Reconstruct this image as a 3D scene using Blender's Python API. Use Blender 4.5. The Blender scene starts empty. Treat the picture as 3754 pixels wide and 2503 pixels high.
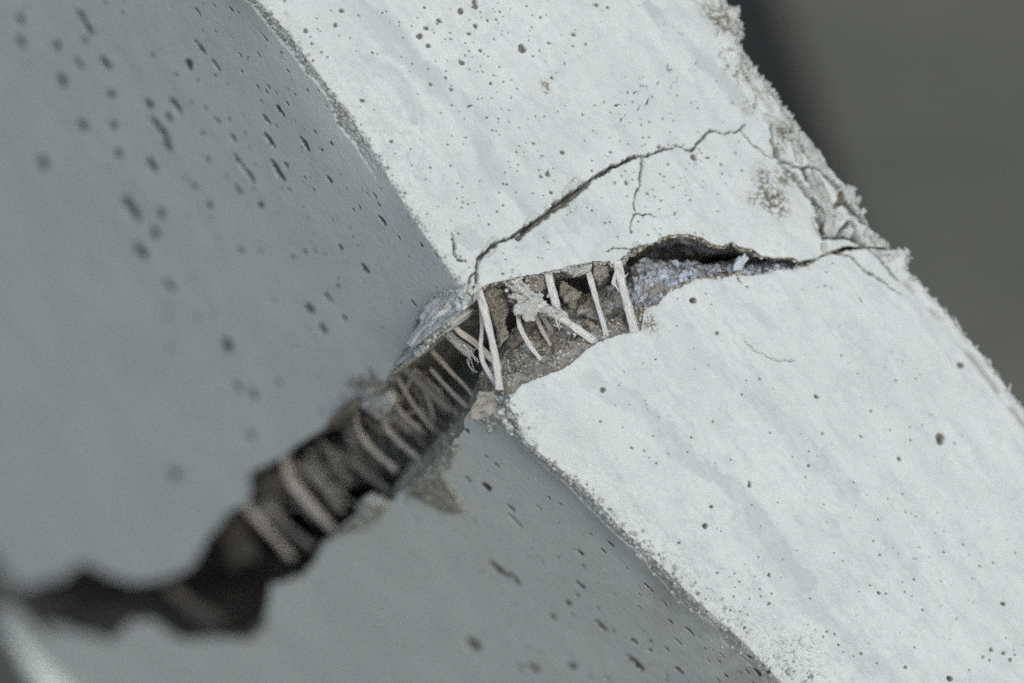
import bpy, math, random
import numpy as np
from mathutils import Matrix, Vector, Euler
random.seed(7)
rng = np.random.default_rng(11)
sc = bpy.context.scene

# ------------------------------------------------------------------ camera, sky, sun, exposure
K = 2.29e-4                    # scene units per "photo pixel at the focus distance" (1 unit = 10 cm)
F = 3754 * 100 / 36.0          # focal length in photo pixels
PITCH = math.radians(35)
CAMZ = 4.0
cam_d = bpy.data.cameras.new('camera'); cam = bpy.data.objects.new('camera', cam_d)
sc.collection.objects.link(cam); sc.camera = cam
cam_d.lens = 100; cam_d.sensor_width = 36; cam_d.clip_start = 0.05; cam_d.clip_end = 500
cam.location = (0, 0, CAMZ)
cam.rotation_euler = (math.radians(90) - PITCH, 0, 0)
cam_d.dof.use_dof = True
cam_d.dof.focus_distance = (F + 190) * K
cam_d.dof.aperture_fstop = 0.1 / (300 * K)
CM = np.array(Matrix.Translation(cam.location) @ Euler(cam.rotation_euler).to_matrix().to_4x4())

BETA = math.radians(25)
EX, EY = 0.58, 0.8146          # beam edge direction in the picture (right, down)
zc = np.array([0, 0, 1.0])
p_im = np.array([EY, EX, 0.0])
e_ = np.array([EX, -EY, 0.0])
n_b = math.cos(BETA) * zc + math.sin(BETA) * p_im       # pale face normal
n_l = math.sin(BETA) * zc - math.cos(BETA) * p_im       # shaded face normal
a_ = -n_l
CX, CY = 1760.0, 1120.0
C0 = np.array([(CX - 1877), -(CY - 1251.5), -F])

L_cam = 0.93 * zc + 0.24 * p_im
L_w = CM[:3, :3] @ (L_cam / np.linalg.norm(L_cam))
sun_el = math.asin(L_w[2]); sun_az = math.atan2(L_w[0], L_w[1])
world = bpy.data.worlds.new('World'); sc.world = world; world.use_nodes = True
nt = world.node_tree
sky = nt.nodes.new('ShaderNodeTexSky'); sky.sky_type = 'NISHITA'; sky.sun_disc = False
sky.sun_elevation = sun_el; sky.sun_rotation = sun_az
sky.air_density = 1.0; sky.dust_density = 4.0; sky.ozone_density = 1.0
bg = nt.nodes['Background']; bg.inputs['Strength'].default_value = 0.15
nt.links.new(sky.outputs[0], bg.inputs[0])
sd = bpy.data.lights.new('sun', 'SUN'); sun = bpy.data.objects.new('sun', sd); sc.collection.objects.link(sun)
sd.energy = 0.9; sd.angle = math.radians(28); sd.color = (1.0, 0.97, 0.92)
sun.rotation_euler = Vector(L_w).to_track_quat('Z', 'Y').to_euler()
sun.location = (2, -2, 8)
sc.view_settings.view_transform = 'Standard'; sc.view_settings.look = 'None'
sc.view_settings.exposure = -0.19; sc.view_settings.gamma = 1.0
sc.render.engine = 'CYCLES'
sc.cycles.use_denoising = False

# ------------------------------------------------------------------ coordinates: a across the pale face, b into the depth, t along the beam
def P(a, b, t):
    a = np.asarray(a, float)[..., None]; b = np.asarray(b, float)[..., None]; t = np.asarray(t, float)[..., None]
    cam_p = C0 + a * a_ - b * n_b + t * e_
    return to_world(cam_p)
def to_world(cp):
    return cp * K @ CM[:3, :3].T + CM[:3, 3]
def ray(px, py):
    return np.array([(px - 1877) / F, -(py - 1251.5) / F, -1.0])
def on_b(px, py, b=0.0):        # photo pixel -> (a, t) on the plane at depth b under the pale face
    r = ray(px, py); o = C0 - b * n_b
    q = r * (o @ n_b) / (r @ n_b) - C0
    return q @ a_, q @ e_
def on_l(px, py, a=0.0):        # photo pixel -> (b, t) on the plane at distance a inside the shaded face
    r = ray(px, py); o = C0 + a * a_
    q = r * (o @ n_l) / (r @ n_l) - C0
    return -(q @ n_b), q @ e_
def proj(a, b, t):
    c = C0 + a * a_ - b * n_b + t * e_
    return 1877 + F * c[0] / -c[2], 1251.5 - F * c[1] / -c[2]

# ------------------------------------------------------------------ noise
TAB = rng.random(65536)
def _h(ix, iy, iz):
    return TAB[(ix * 73856093 ^ iy * 19349663 ^ iz * 83492791) & 65535]
def vnoise(x, y, z=0.0):
    x = np.asarray(x, float); y = np.asarray(y, float); z = np.zeros_like(x) + z
    ix = np.floor(x).astype(np.int64); iy = np.floor(y).astype(np.int64); iz = np.floor(z).astype(np.int64)
    fx = x - ix; fy = y - iy; fz = z - iz
    fx = fx * fx * (3 - 2 * fx); fy = fy * fy * (3 - 2 * fy); fz = fz * fz * (3 - 2 * fz)
    def L(u, v, w): return u + (v - u) * w
    c = [[[_h(ix + i, iy + j, iz + k) for k in (0, 1)] for j in (0, 1)] for i in (0, 1)]
    return L(L(L(c[0][0][0], c[1][0][0], fx), L(c[0][1][0], c[1][1][0], fx), fy),
             L(L(c[0][0][1], c[1][0][1], fx), L(c[0][1][1], c[1][1][1], fx), fy), fz) * 2 - 1
def fbm(x, y, z=0.0, o=4, g=0.5):
    s = 0; a = 1; n = 0; f = 1
    for i in range(o):
        s = s + a * vnoise(x * f + 17.3 * i, y * f - 9.1 * i, z * f + 3.7 * i); n += a; a *= g; f *= 2.03
    return s / n
def sstep(x, lo, hi):
    u = np.clip((x - lo) / (hi - lo), 0, 1); return u * u * (3 - 2 * u)

# ------------------------------------------------------------------ materials
def mat(name):
    m = bpy.data.materials.new(name); m.use_nodes = True
    n = m.node_tree.nodes; l = m.node_tree.links
    return m, n, l, n['Principled BSDF']
def concrete_material(name, pale, grey, dirt_shade, bump=0.25, speck=True):
    m, n, l, b = mat(name)
    b.inputs['Roughness'].default_value = 0.82
    b.inputs['Specular IOR Level'].default_value = 0.3
    tc = n.new('ShaderNodeTexCoord')
    def noise(scale, det=6, rough=0.6):
        t = n.new('ShaderNodeTexNoise'); t.inputs['Scale'].default_value = scale
        t.inputs['Detail'].default_value = det; t.inputs['Roughness'].default_value = rough
        l.new(tc.outputs['Object'], t.inputs['Vector']); return t.outputs['Fac']
    def attr(nm):
        t = n.new('ShaderNodeAttribute'); t.attribute_name = nm; return t.outputs['Fac']
    def mix(fac, c1, c2):
        t = n.new('ShaderNodeMix'); t.data_type = 'RGBA'
        for s, v in ((t.inputs[0], fac), (t.inputs[6], c1), (t.inputs[7], c2)):
            if hasattr(v, 'links'): l.new(v, s)
            else: s.default_value = v
        return t.outputs[2]
    def ramp(f, lo, hi):
        t = n.new('ShaderNodeMapRange'); l.new(f, t.inputs[0])
        t.inputs[1].default_value = lo; t.inputs[2].default_value = hi; return t.outputs[0]
    c = mix(ramp(noise(9, 8), 0.35, 0.7), (*pale, 1), (*[v * 0.9 for v in pale], 1))
    c = mix(ramp(noise(70, 6), 0.5, 0.8), c, (*[v * 0.86 for v in pale], 1))
    c = mix(ramp(noise(260, 3, .7), 0.6, 0.76), c, (*[v * 0.84 for v in pale], 1))
    c = mix(attr('grey'), c, (*grey, 1))
    c = mix(attr('brown'), c, (0.18, 0.158, 0.115, 1))
    c = mix(attr('fluff'), c, (0.58, 0.665, 0.75, 1))
    c = mix(attr('dirt_shade'), c, (*dirt_shade, 1))  # real dirt, and shade painted into pits, cracks and hollows
    l.new(c, b.inputs['Base Color'])
    bp = n.new('ShaderNodeBump'); bp.inputs['Strength'].default_value = bump; bp.inputs['Distance'].default_value = 0.004
    mm = n.new('ShaderNodeMath'); mm.operation = 'ADD'
    l.new(noise(160, 6, 0.7), mm.inputs[0]); l.new(noise(30, 4), mm.inputs[1])
    l.new(mm.outputs[0], bp.inputs['Height']); l.new(bp.outputs[0], b.inputs['Normal'])
    return m
M_CONC = concrete_material('pale_concrete', (0.58, 0.66, 0.66), (0.43, 0.50, 0.505), (0.045, 0.047, 0.045))
M_FRAC = concrete_material('fractured_concrete', (0.38, 0.395, 0.355), (0.215, 0.225, 0.20), (0.07, 0.065, 0.06), bump=0.8)
M_CRUMB = concrete_material('crumbled_concrete', (0.54, 0.59, 0.575), (0.36, 0.395, 0.38), (0.1, 0.1, 0.09), bump=0.6)
M_TAN = concrete_material('brownish_concrete', (0.37, 0.335, 0.235), (0.2, 0.19, 0.15), (0.1, 0.08, 0.05), bump=0.6)
M_PALE = concrete_material('lilac_white_deposit', (0.56, 0.65, 0.73), (0.36, 0.42, 0.49), (0.1, 0.1, 0.11), bump=0.7)
M_STONE = concrete_material('brown_stone', (0.15, 0.145, 0.13), (0.10, 0.098, 0.09), (0.06, 0.05, 0.04), bump=0.6)
def fibre_material(name, col, trans):
    m, n, l, b = mat(name)
    tc = n.new('ShaderNodeTexCoord'); mp = n.new('ShaderNodeMapping')
    mp.inputs['Scale'].default_value = (14, 1.2, 1)
    l.new(tc.outputs['UV'], mp.inputs['Vector'])
    t = n.new('ShaderNodeTexNoise'); t.inputs['Scale'].default_value = 3; t.inputs['Detail'].default_value = 5
    l.new(mp.outputs[0], t.inputs['Vector'])
    cr = n.new('ShaderNodeValToRGB'); cr.color_ramp.elements[0].position = 0.32; cr.color_ramp.elements[1].position = 0.68
    cr.color_ramp.elements[0].color = (*[v * 0.45 for v in col], 1); cr.color_ramp.elements[1].color = (*col, 1)
    l.new(t.outputs[0], cr.inputs[0]); l.new(cr.outputs[0], b.inputs['Base Color'])
    b.inputs['Roughness'].default_value = 0.32; b.inputs['Transmission Weight'].default_value = trans
    b.inputs['IOR'].default_value = 1.49
    bp = n.new('ShaderNodeBump'); bp.inputs['Strength'].default_value = 0.5; bp.inputs['Distance'].default_value = 0.002
    l.new(t.outputs[0], bp.inputs['Height']); l.new(bp.outputs[0], b.inputs['Normal'])
    return m
M_FIB = fibre_material('clear_white_fibre', (0.80, 0.85, 0.84), 0.1)
M_FIBT = fibre_material('dusty_fibre', (0.60, 0.595, 0.54), 0.05)
M_FIBD = fibre_material('dark_dusty_fibre', (0.31, 0.31, 0.28), 0.05)

# ------------------------------------------------------------------ object helpers
def link(o, parent=None):
    sc.collection.objects.link(o)
    if parent is not None: o.parent = parent
    return o
def mesh_np(name, verts, quads, material, parent=None, attrs=None, smooth=True, tris=False, uv=None):
    me = bpy.data.meshes.new(name); k = quads.shape[1]
    me.vertices.add(len(verts)); me.vertices.foreach_set('co', verts.astype(np.float32).ravel())
    me.loops.add(quads.size); me.loops.foreach_set('vertex_index', quads.astype(np.int32).ravel())
    me.polygons.add(len(quads)); me.polygons.foreach_set('loop_start', np.arange(0, quads.size, k, dtype=np.int32))
    me.polygons.foreach_set('loop_total', np.full(len(quads), k, np.int32))
    me.polygons.foreach_set('use_smooth', np.full(len(quads), smooth))
    if attrs:
        for nm, v in attrs.items():
            at = me.attributes.new(nm, 'FLOAT', 'POINT'); at.data.foreach_set('value', np.asarray(v, np.float32).ravel())
    if uv is not None:
        ul = me.uv_layers.new(name='UVMap'); ul.data.foreach_set('uv', uv[quads.ravel()].astype(np.float32).ravel())
    me.update(); me.validate(); me.materials.append(material)
    return link(bpy.data.objects.new(name, me), parent)
def grid_quads(nr, nc, flip=False):
    i = np.arange(nr - 1)[:, None] * nc + np.arange(nc - 1)[None, :]
    q = np.stack([i, i + 1, i + nc + 1, i + nc], -1).reshape(-1, 4)
    return q[:, ::-1] if flip else q

# ------------------------------------------------------------------ outlines read off the photograph, laid on the real faces
up_b = [(1742,1085),(1760,1056),(1802,1039),(1844,1030),(1914,1016),(1985,1002),(2027,995),(2078,981),(2148,967),(2195,960),(2237,960),(2262,974),(2280,972),
        (2308,940),(2335,920),(2379,898),(2424,870),(2465,860),(2526,860),(2577,873),(2608,896),(2644,901),(2685,888),(2715,906),(2761,916),(2797,942),(2838,947),
        (2909,944),(2930,960),(2975,949),(3001,942),(3030,925),(3060,912),(3110,905),(3190,900),(3290,905)]
lo_b = [(1872,1452),(1886,1444),(1914,1411),(2008,1374),(2101,1332),(2130,1299),(2195,1252),(2289,1220),(2354,1210),(2363,1140),(2420,1112),(2443,1075),
        (2486,1057),(2547,1018),(2598,1018),(2634,1023),(2695,1003),(2756,1011),(2812,1001),(2863,988),(2925,975),(2981,958),(3016,945),(3067,925),(3115,914),(3195,908),(3300,912)]
up_l = [(1700,1062),(1662,1072),(1629,1072),(1587,1095),(1559,1120),(1531,1175),(1496,1252),(1451,1330),(1415,1394),(1400,1470),(1384,1527),(1333,1501),(1292,1470),
        (1210,1547),(1118,1608),(1006,1690),(925,1730),(915,1828),(828,1889),(777,1955),(732,2028),(691,2089),(614,2120),(512,2136),(410,2115),(307,2060),(230,2118),(77,2155),(-60,2160)]
lo_l = [(1800,1450),(1756,1440),(1736,1486),(1705,1527),(1700,1578),(1669,1623),(1537,1751),(1465,1807),(1404,1879),(1338,1935),(1236,1960),(1185,1986),
        (1178,2017),(1116,2104),(998,2140),(973,2263),(896,2330),(666,2350),(563,2275),(486,2275),(410,2350),(220,2375),(154,2285),(51,2222),(-60,2230)]
far_up = [(2560,-160),(2640,-20),(2671,25),(2712,40),(2722,75),(2700,85),(2716,110),(2724,130),(2705,150),(2739,210),(2800,300),(2862,383),(2918,463),(2930,470),(2985,520),(3042,606),(3134,711),(3140,735),(3175,790),(3202,840),(3260,900),(3320,950)]
far_lo = [(3200,850),(3270,905),(3325,915),(3330,945),(3325,980),(3420,1080),(3500,1170),(3600,1290),(3754,1490),(3900,1690)]
near_lo = [(1840,1400),(1872,1452),(1858,1482),(1891,1542),(1924,1615),(2020,1700),(2135,1788),(2244,1910),(2404,2063),(2532,2191),(2692,2326),(2820,2460),(2960,2600)]
near_up = [(880,-60),(1051,121),(1191,309),(1294,448),(1415,630),(1506,782),(1621,950),(1690,1050),(1722,1085)]

def curve_t(pts, plane, key):       # polyline -> monotone function
    q = np.array([plane(*p) for p in pts]); x, y = (q[:, 1], q[:, 0]) if key == 't' else (q[:, 0], q[:, 1])
    o = np.argsort(x, kind='stable'); x = x[o]; y = y[o]
    x = x + np.arange(len(x)) * 1e-4
    return x, y
fu_x, fu_y = curve_t(far_up, on_b, 't'); fl_x, fl_y = curve_t(far_lo, on_b, 't')
nl_x, nl_y = curve_t(near_lo, on_b, 't'); nu_x, nu_y = curve_t(near_up, on_b, 't')
WID = 1500.0
def ext(x, xs, ys, s0, s1):   # interp with end slopes
    y = np.interp(x, xs, ys)
    y = y + np.where(x < xs[0], (x - xs[0]) * s0, 0) + np.where(x > xs[-1], (x - xs[-1]) * s1, 0)
    return y
far_f = {'u': lambda t: ext(t, fu_x, fu_y, 0.0, 0), 'l': lambda t: ext(t, fl_x, fl_y, 0, 0.03)}
near_f = {'u': lambda t: ext(t, nu_x, nu_y, 0.0, 0), 'l': lambda t: ext(t, nl_x, nl_y, 0, 0.15)}
print('W', far_f['u'](np.array([-600., -200.])), far_f['l'](np.array([300., 1200.])), 'near', near_f['u'](np.array([-1000., -100])), near_f['l'](np.array([300., 1500])))
print('H', on_l(0, 1850), on_l(60, 2200), on_l(200, 2503))

def N_in(blk, b, t):
    """where the shaded face stands: follows the worn corner beside it, plane farther back"""
    N = near_f[blk](t)
    if blk == 'l': S_ = -118.0 + 0.155 * (t - 350)
    else: S_ = np.interp(t, [-1400, 0], [near_f['u'](np.array(-1300.)), near_f['u'](np.array(-60.))])
    w = np.exp(-(np.asarray(b) / 170.0) ** 2)
    return S_ + (N - S_) * w
def on_s(px, py, blk, off=0.0):   # photo pixel -> (b, t) on the real shaded face of a half, off = distance outside it
    a = 0.0
    for _ in range(7):
        b, t = on_l(px, py, a); a = float(N_in(blk, b, t)) - off
    return b, t
def ab_of(blk, s, t):
    """perimeter coordinate s (negative: shaded face, 0..WID pale face, beyond: hidden side) -> a, b"""
    N = near_f[blk](t); W = far_f[blk](t)
    a = np.where(s < 0, N_in(blk, -s, t), np.where(s > WID, W, N + np.clip(s, 0, WID) * (W - N) / WID))
    b = np.where(s < 0, -s, np.where(s > WID, s - WID, 0.0))
    return a, b
def s_of_b(blk, a, t):
    N = near_f[blk](t); W = far_f[blk](t); return (a - N) * WID / (W - N)
def rim(blk):
    pts = []
    for p in (up_l if blk == 'u' else lo_l):
        b, t = on_s(*p, blk); pts.append((min(-b, -8), t))
    for p in (up_b if blk == 'u' else lo_b):
        a, t = on_b(*p); pts.append((max(s_of_b(blk, a, t), 3), t))
    pts.sort(); x = np.array([q[0] for q in pts]) + np.arange(len(pts)) * 1e-3; y = np.array([q[1] for q in pts])
    x[-1] = min(x[-1], WID + 20)
    return x, y
RIM = {k: rim(k) for k in 'ul'}
def rim_t(blk, s):
    x, y = RIM[blk]
    j = 7 * fbm(s / 45, s * 0 + (3 if blk == 'u' else 8), o=4, g=0.62) + 2.0 * vnoise(s / 6, s * 0 + 5)
    t = np.interp(s, x, y)
    if blk == 'l':
        t = np.maximum(t, np.interp(s, *RIM['u']) + 7)
    j = j * np.where(s < -1500, 3, 1)
    return t + j * np.clip(1 - (s - WID) / 100, 0, 1)

# perimeter columns
def cols():
    left = []; s = 0.0; d = 3.6
    while s > -7900:
        s -= d; left.append(s)
        d = 3.6 + 0.0125 * max(0, -s - 300)
    right = np.arange(0, WID + 0.1, 3.0)
    side = WID + np.array([8, 20, 40, 80, 160, 320, 640, 1300, 2600, 4500, 7900])
    return np.concatenate([np.array(left[::-1]), right, side])
S = cols()
print('cols', len(S))

# ------------------------------------------------------------------ pits, cracks, stains
def c6(l): return [(900 + x * .606, y * .606, r * .606) for x, y, r in l]
def c4(l): return [(2200 + x * .5102, 350 + y * .5102, r * .5102) for x, y, r in l]
def cf(l): return [(x * 1.596, y * 1.596, r * 1.596) for x, y, r in l]
pits_b = c6([(583,62,14),(546,148,13),(367,183,14),(1085,43,9),(1303,66,20),(1172,122,15),(1095,168,15),(1055,217,19),(1107,274,14),(1391,156,14),(1352,203,11),(1465,121,9),(1518,117,9),
 (1540,70,9),(1422,305,11),(1674,293,27),(1785,103,9),(1985,208,13),(1836,258,10),(2122,29,13),(2192,43,10),(2060,264,9),(1983,276,8),(1310,378,17),(1214,468,9),(1121,508,11),(1245,540,11),
 (1484,503,10),(1364,636,9),(708,606,13),(770,316,8),(688,90,8),(404,261,9),(461,314,7),(1744,866,10),(1917,922,14),(1829,1050,17),(1787,1067,10),(1849,1164,11),(2097,1032,8),(2210,918,7),
 (1560,1240,7),(1523,1278,7),(1560,1110,7),(883,853,11),(782,952,12),(863,1013,10),(1008,995,6),(1830,1462,6),(2176,1345,6),(2306,1105,10),(1385,12,16),(1390,40,17),(1854,470,10),
 (520,60,6),(432,108,5),(438,174,5),(570,213,5),(634,226,5),(1007,153,6),(1040,106,5),(1240,196,7),(1332,258,7),(1356,306,6),(1500,452,6),(1436,432,6),(1562,492,6),(1504,235,7),(947,342,6),
 (1106,413,6),(1215,428,6),(1358,415,5),(1424,398,5),(1537,403,6),(1642,536,6),(1530,716,6),(1596,736,5),(1518,790,5),(1548,656,5),(1610,590,5),(1655,770,5),(1656,884,6),(1777,1026,6),
 (1650,995,6),(1570,1042,5),(1868,1092,5),(1805,1180,5),(1737,1168,6),(1636,1165,6),(1535,1163,6),(1350,1229,5),(1284,1105,5),(1042,567,6),(498,340,5),(2112,635,6),(2105,790,6),(2097,970,6)])
pits_b += c4([(425,368,16),(673,443,24),(872,494,12),(489,492,10),(190,626,14),(73,405,9),(297,207,8),(529,177,7),(705,256,7),(732,650,7),(345,705,8),(432,563,8),(440,750,7),(540,840,9),
 (432,815,8),(250,813,9),(847,833,7),(737,993,7),(668,1470,23),(1057,1372,9),(760,1422,7),(560,1458,7),(800,1500,6),(953,50,10),(155,575,6),(184,542,6),(327,345,7),(303,360,6),(202,350,7),
 (145,328,6),(250,430,10),(600,352,7),(998,328,7),(847,705,6),(530,655,6),(580,590,6),(195,722,7),(36,913,8),(110,622,7),(310,300,7),(70,302,6),(375,5,9),(80,118,6),(30,45,7),(703,88,8)])
pits_b += cf([(1385,895,6.5),(1876,910,5.5),(2160,1003,10),(2160,1012,9),(2066,1053,5.5),(1722,1108,4),(1722,1115,4.5),(1620,1207,6.5),(1647,765,4.5),(2001,943,3.3),(1890,995,3.3),(1452,1028,3.6),(1858,1068,3.5),
 (2207,838,8),(2182,1558,6.5),(2304,1386,4.5),(2305,1500,4.5),(1978,1002,3.5),(1768,1320,3.5),(2020,1360,3.5),(1593,689,7),(1635,1163,4),(1380,967,3.3),(2093,1010,3),(1704,905,3),(1745,870,3),
 (2120,1400,3),(2250,1300,3),(1980,1500,3.5),(1900,1450,3),(2100,1330,3)])
pits_b += [(2420 + x * .5672, 1760 + y * .5672, r * .62) for x, y, r in [(290,298,14),(333,172,7),(127,402,8),(708,615,9),(657,748,7),(710,793,8),(480,750,7),(460,840,8),(553,950,10),(1415,727,10),(1582,720,6),
 (2218,798,14),(2140,1095,12),(2088,1140,9),(2264,1160,12),(2130,1163,8),(1870,1282,17),(2345,1280,34),(1587,1208,11),(1058,1010,7),(1570,88,7),(1405,1182,6),(987,1265,7),(870,1170,6),(1158,1062,8),(520,845,6),(725,730,6),(650,703,5),(520,655,5)]]
def c5(l): return [(x * .574, y * .574, h * .574, w * .574) for x, y, h, w in l]
def c7(l): return [(1700 + x * .64, 1500 + y * .64, h * .64, w * .64) for x, y, h, w in l]
def cf4(l): return [(x * 1.596, y * 1.596, h * 1.596, w * 1.596) for x, y, h, w in l]
pits_l = c5([(515,105,48,26),(560,180,42,24),(670,400,45,28),(1265,75,38,10),(1478,58,20,10),(1280,305,62,17),(1205,412,32,36),(1378,417,40,13),(1690,240,25,8),(1534,350,16,8),
 (1787,705,38,18),(1700,762,42,15),(1948,920,56,20),(1720,892,50,20),(1775,1092,78,24),(1828,1055,24,12),(1525,1030,50,18),(1590,1115,50,18),(1487,880,34,14),(1120,675,55,25),(948,660,38,24),
 (1077,752,32,20),(985,780,45,26),(1040,850,48,28),(1066,930,42,22),(830,1330,75,45),(1025,1362,30,25),(1665,1312,22,20),(968,1050,55,25),(525,800,40,30),(710,600,30,22),(395,515,40,35),
 (500,405,45,22),(127,128,30,28),(365,290,28,25),(725,800,30,25),(1645,555,15,9),(1702,587,17,9),(1882,603,14,7),(1836,662,14,8),(1325,1020,20,15),(1525,1215,34,13),(1240,1185,22,20),
 (1335,1310,22,20),(2012,840,16,7),(1848,1213,18,8),(2002,1208,16,7),(270,1045,40,35),(985,1490,35,30),(755,980,30,28),(1390,772,20,13),(127,265,36,28),(1543,452,14,7),(1378,200,10,6),
 (1668,645,12,6),(2057,955,12,7),(1880,770,8,5),(1932,1322,8,5),(1970,1390,10,5),(1122,475,14,12),(975,352,16,12),(540,262,22,18),(1310,690,14,10),(1222,652,14,10),(1293,852,16,12)])
pits_l += cf4([(878,506,14,6),(838,617,15,7),(782,568,8,5),(742,755,14,8),(712,709,13,11),(521,793,16,13),(387,655,16,11),(322,577,18,13),(551,574,8,7),(750,680,9,6),(775,658,6,4),(757,412,9,6),
 (790,730,9,5),(400,1090,14,14),(580,905,12,9),(545,890,12,9),(850,850,6,4),(672,590,5,4),(950,697,10,4),(700,580,6,4),(812,482,4,3),(870,470,6,3),(915,545,6,3),(640,880,8,7),(575,1000,10,9)])
pits_l2 = c7([(188,319,18,9),(25,402,20,9),(130,445,32,22),(268,565,30,11),(295,640,48,10),(428,563,16,8),(486,508,12,7),(668,823,24,12),(840,772,22,11),(797,810,20,9),(728,716,9,5),
 (180,905,50,15),(230,940,50,15),(290,970,50,15),(668,1010,40,12),(597,1110,20,14),(785,1240,36,17),(1055,1020,32,10),(1147,1113,20,7),(1290,1270,28,12),(985,1455,50,23),(1232,1495,28,17),
 (1158,1372,16,10),(975,1328,20,13),(1182,1215,16,8),(1065,1380,14,10),(1680,1510,26,14),(1500,1525,16,9),(50,1345,50,32),(1228,1335,25,7),(1005,1063,10,6),(1007,1135,10,5),(933,910,10,5),
 (400,1480,30,26),(620,1470,24,20),(510,1190,18,15),(330,1480,20,16),(650,1065,12,9),(20,125,16,13),(1345,1300,10,5),(1400,1440,12,6),(1460,1445,18,6),(1475,1408,14,6),(1250,1055,6,4)])

def crk(l, off, sc_): return [(off[0] + x * sc_, off[1] + y * sc_, w * sc_) for x, y, w in l]
O4 = (2200, 350); O6 = (900, 0); O1 = (1400, 850)
cracks_u = [
 crk([(700,470,16),(745,400,18),(750,340,26),(745,280,24),(760,215,30),(800,165,34),(860,115,34),(920,75,30),(985,50,26),(1040,20,24),(1110,-30,22),(1190,-80,24)], O1, .4677),
 crk([(1650,1440,18),(1720,1370,22),(1800,1310,30),(1860,1265,34),(1925,1215,46),(1990,1165,40),(2050,1125,26),(2100,1085,16),(2150,1045,20),(2220,1015,14),(2275,990,14),(2330,960,12)], O6, .606),
 crk([(0,578,22),(60,545,20),(80,515,18),(150,490,20),(190,455,22),(260,435,18),(310,440,20),(370,420,18),(430,395,18),(460,375,18),(510,378,18),(545,360,16),(600,380,16),(640,395,14),(680,385,14),(690,350,14),(740,305,14),(790,245,14),(840,255,12),(890,280,12),(935,255,11),(970,265,11),(1005,235,12),(1045,205,5)], O4, .5102),
 crk([(1005,235,10),(1050,290,13),(1090,345,13),(1150,385,12),(1200,430,12),(1230,445,10),(1265,440,12)], O4, .5102),
 crk([(1250,200,10),(1225,235,16),(1240,280,12),(1230,330,16),(1260,380,24),(1270,440,28),(1310,470,22),(1380,490,18)], O4, .5102),
 crk([(1280,480,12),(1330,520,12),(1375,550,14)], O4, .5102),
 crk([(298,455,14),(300,500,16),(290,560,16),(290,650,11),(255,690,8),(248,780,7),(250,840,8),(230,900,5),(225,980,4)], O4, .5102),
 crk([(250,850,4),(300,858,5),(340,845,4),(400,865,4)], O4, .5102),
 crk([(130,1220,14),(180,1160,16),(240,1115,14),(290,1085,30),(350,1070,26)], O4, .5102),
 crk([(40,1115,9),(100,1098,11),(180,1090,13),(230,1108,15),(290,1085,20)], O4, .5102),
 crk([(1400,570,24),(1450,650,30),(1500,710,34),(1550,780,34),(1580,850,34),(1590,930,46),(1600,1000,24)], O4, .5102),
 crk([(1450,520,14),(1480,570,16),(1490,610,14),(1540,635,18),(1590,710,20),(1640,780,24),(1655,800,20)], O4, .5102),
 crk([(1380,500,12),(1450,518,10),(1510,510,14),(1590,540,20),(1640,590,22),(1700,640,28)], O4, .5102),
 crk([(1660,810,16),(1720,770,22),(1740,700,20)], O4, .5102),
 crk([(1760,770,30),(1810,810,36),(1880,880,34),(1940,940,24)], O4, .5102),
 crk([(1710,1010,18),(1740,960,20),(1790,900,14),(1830,960,22),(1840,1010,30)], O4, .5102),
 crk([(1600,1020,16),(1680,1020,16),(1760,1015,16),(1850,1035,40),(1940,1110,22)], O4, .5102),
 crk([(550,0,22),(570,80,26),(570,150,24),(590,210,18),(660,240,12)], O1, .4677),
 crk([(590,430,18),(640,425,20),(690,400,16),(700,340,14),(740,310,14)], O1, .4677),
 crk([(1430,370,14),(1480,420,10)], O4, .5102),
]
cracks_l = [
 crk([(1690,1050,16),(1750,1095,18),(1800,1110,14)], O4, .5102),
 crk([(1670,1130,12),(1740,1140,16),(1800,1150,24),(1845,1205,20),(1900,1250,18),(1960,1290,16),(2040,1340,14),(2100,1390,12),(2170,1430,8)], O4, .5102),
 crk([(980,1280,10),(1000,1330,8),(1010,1350,5)], O4, .5102),
 crk([(1930,1110,22),(2020,1180,18),(2080,1260,16),(2140,1330,16)], O4, .5102),
 [(2730,1250,.8),(2780,1290,.8),(2850,1320,1),(2920,1320,1)],
]
greys = [  # drifts of greyer cement skin on the pale face (photo px, half width, strength)
 ([(1290,10),(1400,90),(1480,190),(1560,280),(1660,360),(1760,450),(1790,560),(1830,640),(1950,760),(2010,800)], 55, .75),
 ([(1330,230),(1400,260),(1480,330),(1530,420)], 45, .5),
 ([(1690,400),(1830,480),(1950,600),(2120,760)], 30, .35),
 ([(2380,10),(2470,120),(2560,200),(2640,280),(2700,370)], 38, .85),
 ([(2180,1400),(2290,1450),(2400,1530),(2480,1660),(2620,1740),(2740,1850),(2830,1990),(2950,2140)], 45, .7),
 ([(2560,1280),(2700,1400),(2860,1560),(3000,1680),(3150,1840),(3350,2050)], 50, .35),
 ([(2700,1900),(2790,2040),(2900,2180),(3050,2300),(3200,2450)], 45, .6),
 ([(1900,900),(2000,850),(2150,800)], 40, .35),
]
browns = [  # brown dirt (photo px, radius, strength)
 (2800,640,34,.5),(2820,720,46,.9),(2850,745,40,.8),(2870,650,28,.7),(2900,650,24,.6),(2760,730,26,.5),(2000,310,16,.8),(2010,340,14,.5),(2600,40,30,.6),(2650,70,40,.8),(2700,110,20,.6),
 (2870,480,32,.8),(2860,530,26,.6),(3010,840,24,.9),(3120,780,24,.5),(3000,810,20,.8),(2740,400,24,.4),(2745,180,12,.3),(2380,1180,30,.7),
]

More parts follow.
